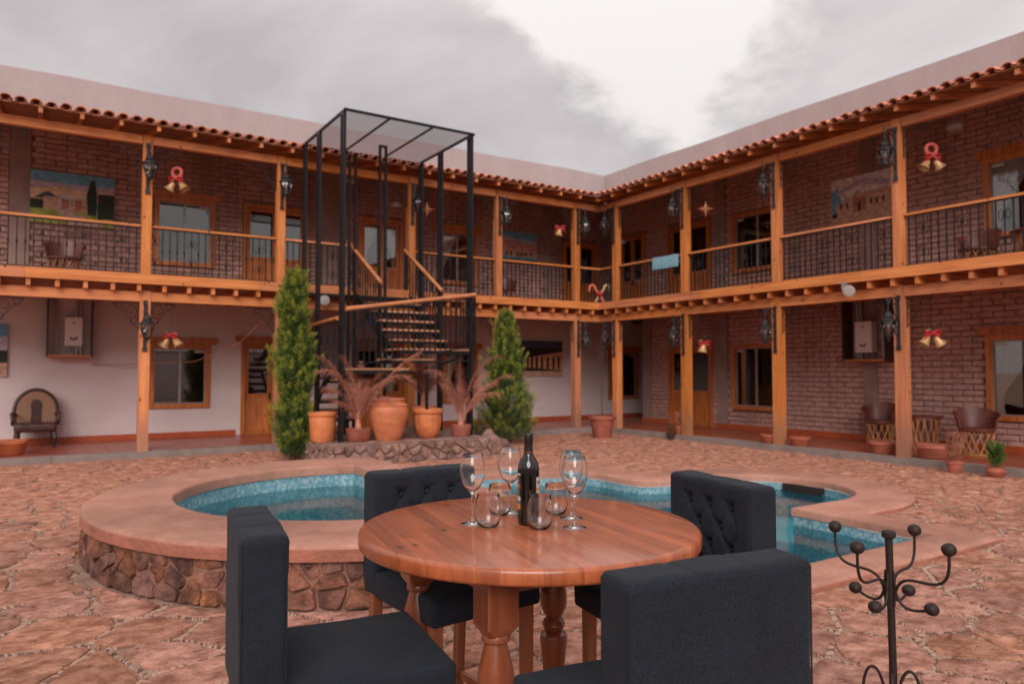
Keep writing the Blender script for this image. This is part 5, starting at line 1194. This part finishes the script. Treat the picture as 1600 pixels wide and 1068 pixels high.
def bowlpot(label, loc, s=1.0, twigs=False, mt='terracotta_dull'):
    t = pot('clay_bowl', [(r*s, z*s) for r, z in bowl], label, loc, 'pot', mt, grp='low clay bowls along the walkway edges', soil=(.2*s, .17*s))
    if twigs:
        m = MB(); rg = random.Random(int(s*100))
        for k in range(10): a = rg.uniform(0, 6.28); m.tube([(0, 0, .15*s), (.04*cos(a), .04*sin(a), .3), (.1*cos(a), .1*sin(a), rg.uniform(.35, .6))], [.004, .003, .002], 4)
        m.build('twigs', 'dry_frond', t, fix=False)
bowlpot('low clay bowl in front of the left barrel chair of the brick wing', (-.35, 7.15, .12), 1.02)
bowlpot('dark low clay bowl just right of the nearest post', (-.32, 8.02, .12), 1.12)
bowlpot('low clay bowl left of the post below the curtained window', (-.2, 4.98, .12), .88, True)
bowlpot('low clay bowl right of the post below the curtained window', (-.2, 5.62, .12), .86)
bowlpot('low clay bowl at the left edge, beside the carved armchair', (12.30, -.75, .12), 1.2, mt='terracotta')
def bush(name, label, loc, prof, h, seed, mt, w_=.13, n=150, potmt='terracotta_dull'):
    t = pot(name, prof, label, loc, 'potted plant', potmt, grp='small potted plants on the right'); ph = max(p[1] for p in prof); rg = random.Random(seed); m = MB()
    for k in range(n):
        a = rg.uniform(0, 6.28); z0 = ph-.02+rg.uniform(0, h*.55); r0 = rg.uniform(0, .05); r1 = rg.uniform(.05, w_); z1 = z0+rg.uniform(.10, h*.5)
        p, q = Vector((r0*cos(a), r0*sin(a), z0)), Vector((r1*cos(a), r1*sin(a), z1)); md = p.lerp(q, .6)+Vector((0, 0, .02)); s_ = Vector((-sin(a), cos(a), 0))*.008
        m.add([p, md+s_, q, md-s_], [(0, 1, 2), (0, 2, 3)])
    m.build('foliage', mt, t, fix=False)
small = [(.001, 0), (.075, 0), (.08, .01), (.11, .15), (.125, .16), (.125, .2), (.11, .2), (.1, .16), (.001, .14)]
rnd_ = [(.001, 0), (.07, 0), (.115, .05), (.13, .1), (.11, .15), (.115, .165), (.1, .165), (.001, .13)]
bush('potted_heather', 'dry pinkish plant in a small clay pot on the paving by the right kerb', (.36, 8.68, 0.0), small, .5, 4, 'dry_frond', .16, 260)
bush('potted_shrub', 'small green shrub in a round clay pot on the paving at the right', (.32, 9.22, 0.0), rnd_, .42, 5, 'conifer_leaf', .17, 240)
bush('potted_heather', 'dry plant in a small pot by the door post of the brick wing', (-.1, 2.62, .12), small, .35, 7, 'dry_frond', .15, 120); bush('potted_heather', 'tiny dark pot beside the door post of the brick wing', (.10, 2.55, .0), [(r*.8, z*.8) for r, z in small], .2, 8, 'bark', .08, 40, 'soil')

def conifer(label, loc, H_, shape, seed, ntuft, cat='tree', lean=0):
    rg = random.Random(seed); t = thing('conifer', label, cat, loc)
    MB().tube([(0, 0, -.02), (.01, 0, H_*.3), (-.01, .01, H_*.7), (0, 0, H_*.97)], [.05, .04, .022, .005], 8).build('trunk', 'bark', t, smooth=True)
    lm = MB(); fol, tip = MB(), MB()
    for k in range(ntuft):
        tz = (k+.5)/ntuft; z = .06+(H_-.16)*(tz**.92); a = k*2.399+rg.uniform(-.4, .4); rad = shape(z/H_)*(.74+.5*noise.noise(Vector((cos(a)*1.5, sin(a)*1.5, z*2.4+seed)))+rg.uniform(-.16, .12))
        rad = max(.02, rad); core = rg.uniform(.25, 1.0)**.55
        b = Vector((rad*core*cos(a), rad*core*sin(a), z)); out_ = Vector((cos(a), sin(a), 0)); 
        if k % 4 == 0: lm.tube([(0, 0, max(.05, z-rad*.5)), tuple(b*.6+Vector((0, 0, z*.4-rad*.1))), tuple(b)], [.009, .006, .003], 4)
        d = (out_*rg.uniform(.25, .75)+Vector((rg.uniform(-.2, .2), rg.uniform(-.2, .2), 1.0))).normalized(); Lf = rg.uniform(.17, .40)*(1.0 if tz < .9 else .8)
        # a flame shaped spray: many small scale-leaf blades round a bent axis
        s1 = d.orthogonal().normalized(); s2 = d.cross(s1)
        nb = 54
        for q in range(nb):
            u_ = q/nb; aa = q*2.4; p = b+d*(Lf*u_*.85); rr = .075*sin(pi*min(1, u_*.85+.18)); dirn = (d*.9+(s1*cos(aa)+s2*sin(aa))*(.9-.5*u_)).normalized(); e = p+(s1*cos(aa)+s2*sin(aa))*rr*.5+dirn*rg.uniform(.04, .085)
            sd_ = dirn.cross(Vector((rg.uniform(-1, 1), rg.uniform(-1, 1), rg.uniform(-1, 1)))).normalized()*rg.uniform(.0035, .0062)
            md = p.lerp(e, .55); tgt = tip if (u_ > .55 and core > .72 and rg.random() < .75) else fol
            tgt.add([p, md+sd_, e, md-sd_], [(0, 1, 2), (0, 2, 3)])
    lm.build('limbs', 'bark', t, fix=False); fol.build('crown', 'conifer_leaf', t, fix=False); tip.build('crown', 'conifer_tip', t, fix=False, label='yellowish new growth at the tips')
col_shape = lambda s: .40*min(1, .55+s*2.2)*(1 if s < .5 else max(.05, 1-((s-.5)/.5)**1.25*.95))*(.82+.18*sin(s*17))
con_shape = lambda s: .98*min(1, .55+s*2.6)*max(.04, (1-s)**1.12)*(.88+.14*sin(s*23))*1.12
conifer('tall narrow conifer left of the stair podium', (8.22, 1.78, 0), 3.22, col_shape, 3, 800)
conifer('shorter broad conifer right of the stair podium', (3.62, 1.28, 0), 2.72, con_shape, 8, 800)
# ============================================================ TABLE
TZ = 1.01; TR = .588; TX, TY = cp(.060, 2.60)   # local axes: x right, y away from the viewer
table = thing('round_table', 'tall round varnished table of laminated boards with turned legs', 'table', (TX, TY, 0), HEAD)
gr = R(114)     # the boards run this way
def board(a, b):
    prof = [(TR-.030, TZ-.050), (TR-.008, TZ-.050), (TR-.002, TZ-.046), (TR, TZ-.040), (TR, TZ-.012), (TR-.003, TZ-.005), (TR-.009, TZ-.001), (TR-.016, TZ)]
    m = MB(); xs = [a+(b-a)*i/8 for i in range(9)]
    if b >= TR-.001: xs = [a+(b-a)*(1-(1-i/14)**2) for i in range(15)]
    if a <= -TR+.001: xs = [b-(b-a)*(1-(1-i/14)**2) for i in range(15)][::-1]
    rings = []
    for r, z in prof:
        up = [(max(-r, min(r, x)), sqrt(max(0, r*r-min(x*x, r*r))), z) for x in xs]
        rings.append(up+[(x, -y, z) for x, y, _ in up[::-1]])
    n = len(rings[0]); vs = [p for q in rings for p in q]; fs = [(k*n+i, k*n+(i+1) % n, (k+1)*n+(i+1) % n, (k+1)*n+i) for k in range(len(prof)-1) for i in range(n)]
    h = n//2
    for k, up_ in ((len(prof)-1, 1), (0, 0)): fs += [((k*n+i), (k*n+i+1), (k*n+n-2-i), (k*n+n-1-i)) for i in range(h-1)]
    return m.add(vs, fs)
nb = 22; wv = 2*TR/nb
for k in range(nb):
    a, b = -TR+k*wv, -TR+(k+1)*wv
    board(a+(.0003 if k else 0), b-(.0003 if k < nb-1 else 0)).build('board', 'table_boards', table, smooth=True, rot=(0, 0, gr-R(90)), merge=True)
MB().lathe([(.001, TZ-.056), (TR-.04, TZ-.056), (TR-.04, TZ-.0505), (.001, TZ-.0505)], 40).build('underside', 'table_leg_wood', table)
LR = .415
legprof = [(.028, 0), (.032, .02), (.026, .07), (.038, .13), (.045, .16), (.03, .19), (.034, .22), (.046, .38), (.056, .475), (.052, .492), (.030, .503), (.040, .512), (.0475, .53), (.040, .548), (.028, .558), (.038, .568), (.052, .60), (.056, .635), (.051, .68), (.036, .735), (.033, .75), (.043, .757), (.043, .768), (.040, .775)]
for k in range(4):
    a = R(-105+90*k); x, y = LR*cos(a), LR*sin(a)
    M = Matrix.Translation((x, y, 0)) @ Matrix.Rotation(a+R(45), 4, 'Z')
    m = MB(); m.lathe(legprof, 24, M=M)
    s_ = .052; ch = [(s_, z) for z in ()]
    ringz = [(.036, .772), (s_, .80), (s_, TZ-.0565)]
    vs = []
    for hw, z in ringz:
        c_ = .006 if hw == s_ else .012
        for (px, py) in ((hw, hw-c_), (hw-c_, hw), (-hw+c_, hw), (-hw, hw-c_), (-hw, -hw+c_), (-hw+c_, -hw), (hw-c_, -hw), (hw, -hw+c_)): vs.append(M @ Vector((px, py, z)))
    m.add(vs, [(q*8+i, q*8+(i+1) % 8, (q+1)*8+(i+1) % 8, (q+1)*8+i) for q in range(2) for i in range(8)]+[tuple(range(8)), tuple(range(16, 24))])
    m.build('leg', 'table_leg_wood', table, smooth=True)
    a2 = R(-105+90*(k+1)); p = Vector((x, y, 0)); q = Vector((LR*cos(a2), LR*sin(a2), 0)); d = (q-p).normalized(); p2, q2 = p+d*.053, q-d*.053
    MB().bar(p2+Vector((0, 0, TZ-.100)), q2+Vector((0, 0, TZ-.100)), .085, .024).build('apron', 'table_leg_wood', table)
    bs = [o for o in table.children if o.name.startswith('apron')][-1]

# ============================================================ BAR CHAIRS
def bar_chair_parts():
    t = thing('bar_chair', 'x', 'chair', (0, 0, 0), 0, 'dark upholstered bar chairs round the table')   # local +y is the front
    W_, SH, SB, TH, TOP = .48, .75, .645, .12, 1.135
    btn = [(x, z) for r_, z in enumerate((.345, .27, .195, .12)) for x in ([-.12, 0, .12] if r_ % 2 == 0 else [-.06, .06])]
    btn = [(-.12, .395), (0, .395), (.12, .395), (-.06, .32), (.06, .32), (-.12, .245), (0, .245), (.12, .245), (-.06, .17), (.06, .17)]
    def cloth(p):
        x, y, z = p; zz = z+(TOP-SB)/2; q = Vector(p)
        zz2 = zz
        if y > 0:
            dep = 0
            for bx, bz in btn: d2 = (x-bx)**2+(zz2-bz)**2; dep += .020*exp(-d2/.00028)+.007*exp(-d2/.0018)
            # creases between neighbouring buttons, running out to the edges
            u1 = (x/.06+(zz2-.245)/.075)/2; u2 = (x/.06-(zz2-.245)/.075)/2
            inside = abs(x) < .17 and .12 < zz2 < .43
            for uu in (u1, u2):
                f = abs(uu-round(uu)); k_ = exp(-(f*.085)**2/.00005)
                if inside: dep += .0075*k_
            if zz2 > .40 and abs(x) < .19:
                for bx in (-.12, 0, .12): dep += .004*exp(-((x-bx)**2)/.00003)
            q.y = y-dep*(min(1, (y)/.04))
            puff = .006*cos(pi*x/.5)*cos(pi*(zz2-.25)/.6); q.y += puff
        if z > (TOP-SB)/2-.02:
            for bx in (-.08, .08): q.z -= .0045*exp(-((x-bx)**2)/.00005)
            q.z -= .004*(1-cos(pi*x/.24))*.3
        q.x += noise.noise(Vector((x*6, y*6, z*6)))*.005; q.y += noise.noise(Vector((x*5+3, y*5, z*5)))*.005+noise.noise(Vector((x*4, 3, z*22)))*.0012+noise.noise(Vector((x*30, 8, z*9)))*.0008; q.z += noise.noise(Vector((x*7, y*9, 4)))*.004
        return q
    rbox(W_, TH, TOP-SB, .019, .0085, cloth).build('backrest', 'charcoal_fabric', t, smooth='all', loc=(0, -.235, SB), merge=True)
    def seatd(p):
        x, y, z = p; q = Vector(p)
        if z > 0: q.z += .013*cos(pi*x/.5)*cos(pi*y/.5)-.004
        q.x += noise.noise(Vector((x*5, y*5, z*5+9)))*.005; q.y += noise.noise(Vector((x*5+7, y*5, z*5)))*.005; q.z += (noise.noise(Vector((x*7, y*7, 5)))*.004+noise.noise(Vector((x*19, y*6, 2)))*.0015) if z > 0 else 0
        return q
    rbox(W_+.006, .46, SH-SB, .016, .022, seatd).build('seat', 'charcoal_fabric', t, smooth='all', loc=(0, .045, SB), merge=True)
    for k, (bx, bz) in enumerate(btn):
        MB().lathe([(.001, .006), (.006, .005), (.0095, .001), (.0085, -.003)], 12, M=Matrix.Rotation(R(-90), 4, 'X')).build('button', 'button_fabric', t, smooth=True, loc=(bx, -.193, SB+bz))
    # seams round the back panel and the seat front
    hw, b0, e = W_/2-.0052, -.235-TH/2+.0052, .0024; b1 = -.235+TH/2-.0055; zt = TOP-.0065
    def edge(y): return [(-hw, y, SB+.03), (-hw, y, zt-.012), (-hw+.012, y, zt-.001), (-.11, y, zt-.004), (-.08, y, zt-.009), (-.05, y, zt-.003), (.05, y, zt-.003), (.08, y, zt-.009), (.11, y, zt-.004), (hw-.012, y, zt-.001), (hw, y, zt-.012), (hw, y, SB+.03)]
    MB().tube(edge(b0), e, 5).build('rear_seam', 'button_fabric', t, fix=False)
    for sx in (-1, 1): MB().tube([(sx*hw, b1, SH+.02), (sx*hw, b1, zt-.012), (sx*(hw-.012), b1, zt-.002)], e*.8, 5).build('front_seam', 'button_fabric', t, fix=False)
    m = MB(); z_ = SH-.018; hh = W_/2-.001; m.tube([(-hh, -.16, z_), (-hh, .262, z_), (-hh+.012, .275, z_), (hh-.012, .275, z_), (hh, .262, z_), (hh, -.16, z_)], e*.8, 5); m.build('seat_seam', 'button_fabric', t, fix=False)
    for sx in (-1, 1):
        for y0, ln in ((.225, 0), (-.24, -.03)):
            m = MB(); vs = []
            for s_, z in ((.0165, 0), (.021, SB+.004)):
                yy = y0+(ln*(1-z/SB)); 
                for px, py in ((-1, -1), (1, -1), (1, 1), (-1, 1)): vs.append((sx*.205+px*s_, yy+py*s_, z))
            m.add(vs, [(0, 1, 5, 4), (1, 2, 6, 5), (2, 3, 7, 6), (3, 0, 4, 7), (4, 5, 6, 7), (0, 3, 2, 1)]); m.build('leg', 'beech', t)
        MB().bar((sx*.205, -.245, .22), (sx*.205, .21, .22), .02, .034).build('stretcher', 'beech', t)
    MB().bar((-.188, .222, .30), (.188, .222, .30), .02, .034, roll=R(90)).build('stretcher', 'beech', t); MB().bar((-.188, -.256, .22), (.188, -.256, .22), .02, .034, roll=R(90)).build('stretcher', 'beech', t)
    return t
def face(X, Z, dX, dZ):       # backrest centre (X, Z) in viewer metres and the way the chair faces -> location, rotation
    L = hypot(dX, dZ); dX, dZ = dX/L, dZ/L; x, y = cp(X+dX*.235, Z+dZ*.235)
    wx, wy = dX*RX+dZ*FX, dX*RY+dZ*FY; return (x, y, 0), atan2(wy, wx)-pi/2
ch = bar_chair_parts()
loc, rz = face(-.715, 2.065, .909, .417); ch.location = loc; ch.rotation_euler = (0, 0, rz); ch['label'] = 'bar chair at the lower left, seen from its side with the whole seat showing'
loc, rz = face(.425, 1.605, -.40, .916); dup(ch, None, loc, rz, 'bar chair in the right foreground, seen from behind with its plain rear panel')
loc, rz = face(-.385, 3.14, .60, -.80); dup(ch, None, loc, rz, 'buttoned bar chair behind the table on the left, facing the viewer')
loc, rz = face(.80, 2.85, -.914, -.405); dup(ch, None, loc, rz, 'buttoned bar chair behind the table on the right, before the pool')

# ============================================================ BOTTLE AND GLASSES
def onT(X, Z): x, y = cp(X, Z); return (x, y, TZ+.0005)
b = thing('wine_bottle', 'dark wine bottle with a black neck standing in the middle of the glasses', 'bottle', onT(.058, 2.60), HEAD)
MB().lathe([(.001, .006), (.026, .002), (.034, 0), (.0375, .006), (.038, .02), (.038, .19), (.0365, .205), (.030, .222), (.020, .236), (.0155, .248), (.0145, .26), (.014, .30), (.001, .30)], 48).build('bottle_body', 'bottle_glass', b, smooth=True)
MB().lathe([(.0168, .243), (.0156, .262), (.0150, .285), (.0165, .288), (.0165, .312), (.0155, .3155), (.001, .316)], 32).build('foil_capsule', 'bottle_foil', b, smooth=True)
def lab(a0, a1, z0, z1, mt, r=.0385, n=12, nm='label'):
    m = MB(); m.add([((r+k)*cos(R(a0+(a1-a0)*i/n)), (r+k)*sin(R(a0+(a1-a0)*i/n)), z) for k in (0, .0006) for i in range(n+1) for z in (z0, z1)], [])
    o = (n+1)*2; m.f = [(2*i, 2*i+1, 2*i+3, 2*i+2) for i in range(n)]+[(o+2*i, o+2*i+1, o+2*i+3, o+2*i+2) for i in range(n)]; m.m = [0]*len(m.f)
    m.build(nm, mt, b, smooth='all', fix=False)
lab(-46, 40, .130, .166, 'label_cream'); lab(-46, 40, .119, .1295, 'label_orange'); lab(-46, 40, .112, .1185, 'label_cream')
lab(-50, 40, .066, .111, 'bottle_foil', .0383)
for k in range(5): lab(-40+k*9, -36+k*9, .142, .153, 'label_print', .0393, 3, 'lettering')
for z0, z1, mt in ((.172, .178, 'label_cream'), (.15, .17, 'label_print'), (.125, .146, 'label_red'), (.10, .12, 'label_print'), (.085, .098, 'label_cream'), (.078, .0845, 'label_blue'), (.055, .075, 'label_orange')): lab(140, 222, z0, z1, mt, .0384)
for k in range(9): lab(196+(k % 2)*7, 201+(k % 2)*7+3, .088+k*.009, .093+k*.009, 'label_cream', .0391, 3, 'lettering')
MB().lathe([(.0152, .2495), (.0165, .250), (.0165, .2525), (.0152, .253)], 32).build('foil_band', 'label_red', b)
wo = [(.001, 0), (.036, .0), (.0405, .001), (.0405, .0025), (.030, .0045), (.012, .008), (.0055, .014), (.0042, .03), (.004, .07), (.0042, .095), (.006, .106), (.013, .113), (.026, .127), (.038, .147), (.0445, .168), (.0455, .185), (.0425, .208), (.0385, .228), (.0345, .2434), (.03445, .2439)]
wi = [(.0336, .2435), (.0376, .228), (.0416, .208), (.0446, .185), (.0436, .168), (.0371, .148), (.025, .129), (.012, .1165), (.001, .1135)]
wm = MB().lathe(wo+[(.0341, .2442), (.0338, .2440)]+wi, 56).mesh('wine_glass', 'clear_glass', 'all')
to = [(.001, 0), (.022, .0), (.029, .002), (.037, .012), (.0425, .030), (.0445, .048), (.0440, .070), (.0415, .092), (.0385, .1138), (.03845, .1143)]
ti = [(.0374, .114), (.0404, .092), (.0429, .070), (.0434, .048), (.0413, .031), (.0355, .0155), (.027, .008), (.001, .0065)]
tmh = MB().lathe(to+[(.0381, .1146), (.0377, .1144)]+ti, 56).mesh('tumbler', 'clear_glass', 'all')
def gp(px, py):    # point of the table top seen at these photograph pixels (1600 x 1068)
    h = 1.55-TZ; s_ = sin(R(2.172)); c_ = cos(R(2.172)); x = (px-800)/1147; y = (534-py)/1147; F = c_-y*s_; U_ = s_+y*c_; k = -h/U_; return x*k, F*k
for px, py, l in ((738, 818, 'front left wine glass, nearest the left rim of the table'), (797, 801, 'wine glass standing behind the bottle, on its left'), (893, 809, 'rear wine glass of the overlapping pair on the right'), (898, 824, 'front wine glass of the overlapping pair on the right')):
    ob('wine_glass', wm, None, onT(*gp(px, py)), (0, 0, random.uniform(0, 3)), label=l, cat='wine glass', group='empty stemmed wine glasses')
for px, py, l in ((763, 823, 'stemless tumbler in front, left of the bottle'), (781, 804, 'stemless tumbler behind, between the left glasses and the bottle'), (843.5, 826, 'stemless tumbler directly in front of the bottle, on its right'), (869, 803, 'stemless tumbler behind, right of the bottle')):
    ob('tumbler', tmh, None, onT(*gp(px, py)), (0, 0, random.uniform(0, 3)), label=l, cat='tumbler', group='empty stemless tumblers')

# ============================================================ IRON RACK
cx_, cy_ = cp(1.525, 3.0)
rk = thing('iron_rack', 'small wrought iron stand with curling arms ending in round knobs', 'coat rack', (cx_, cy_, 0), HEAD)
MB().tube([(.012, 0, .06), (.006, 0, .45), (0, 0, .885)], .0145, 12).build('pole', 'wrought_iron', rk, smooth=True)
MB().lathe([(.001, -.0), (.022, .0), (.027, .006), (.027, .022), (.022, .028), (.001, .031)], 20, (0, 0, .872)).build('top_cap', 'wrought_iron', rk, smooth=True)
dirs = [(-.125, .21), (-.205, -.165), (.18, .14), (.125, -.20)]
lows = [(-.065, .14), (-.105, -.10), (.125, .10), (.085, -.13)]
def knob(p, r=.027):
    bm = bmesh.new(); bmesh.ops.create_uvsphere(bm, u_segments=18, v_segments=12, radius=r); me = bpy.data.meshes.new('knob')
    for v in bm.verts: v.co *= 1+.05*noise.noise(v.co*50+Vector(p)*9); v.co.z *= .93
    bm.to_mesh(me); bm.free(); me.materials.append(MATS['wrought_iron'])
    for q in me.polygons: q.use_smooth = True
    ob('knob', me, rk, p)
def bez(ps, n=22):
    o = []
    for i in range(n+1):
        t_ = i/n; q = [Vector(p) for p in ps]
        while len(q) > 1: q = [q[k].lerp(q[k+1], t_) for k in range(len(q)-1)]
        o.append(q[0])
    return o
for (dx, dy) in dirs:
    L = hypot(dx, dy); ux, uy = dx/L, dy/L
    P = lambda r, z: (ux*r, uy*r, z)
    MB().tube(bez([P(.017, .60), P(.018, .70), P(.05, .755), P(.10, .735), P(L*.80, .70), P(L*1.04, .70), P(L, .80), P(L, .855)]), .0058, 8).build('upper_arm', 'wrought_iron', rk, smooth=True); knob(P(L, .872))
for (dx, dy) in lows:
    L = hypot(dx, dy); ux, uy = dx/L, dy/L
    P = lambda r, z: (ux*r, uy*r, z)
    MB().tube(bez([P(.017, .74), P(.02, .66), P(.03, .60), P(.06, .585), P(L*.9, .615), P(L, .625)]), .0055, 8).build('lower_arm', 'wrought_iron', rk, smooth=True); knob(P(L+.01, .63), .0265)
for k in range(4):
    a = R(45+90*k+20); ux, uy = cos(a), sin(a)
    P = lambda r, z: (ux*r, uy*r, z)
    MB().tube(bez([P(.016, .14), P(.018, .30), P(.045, .40), P(.09, .39), P(.115, .30), P(.10, .18)]), .006, 8).tube(bez([P(.10, .18), P(.09, .09), P(.15, .0), P(.22, .02), P(.235, .006)]), .007, 8).build('curled_leg', 'wrought_iron', rk, smooth=True)
MB().lathe([(.018, 0), (.026, .01), (.026, .04), (.018, .05)], 16, (.011, 0, .10)).build('leg_collar', 'wrought_iron', rk, smooth=True)
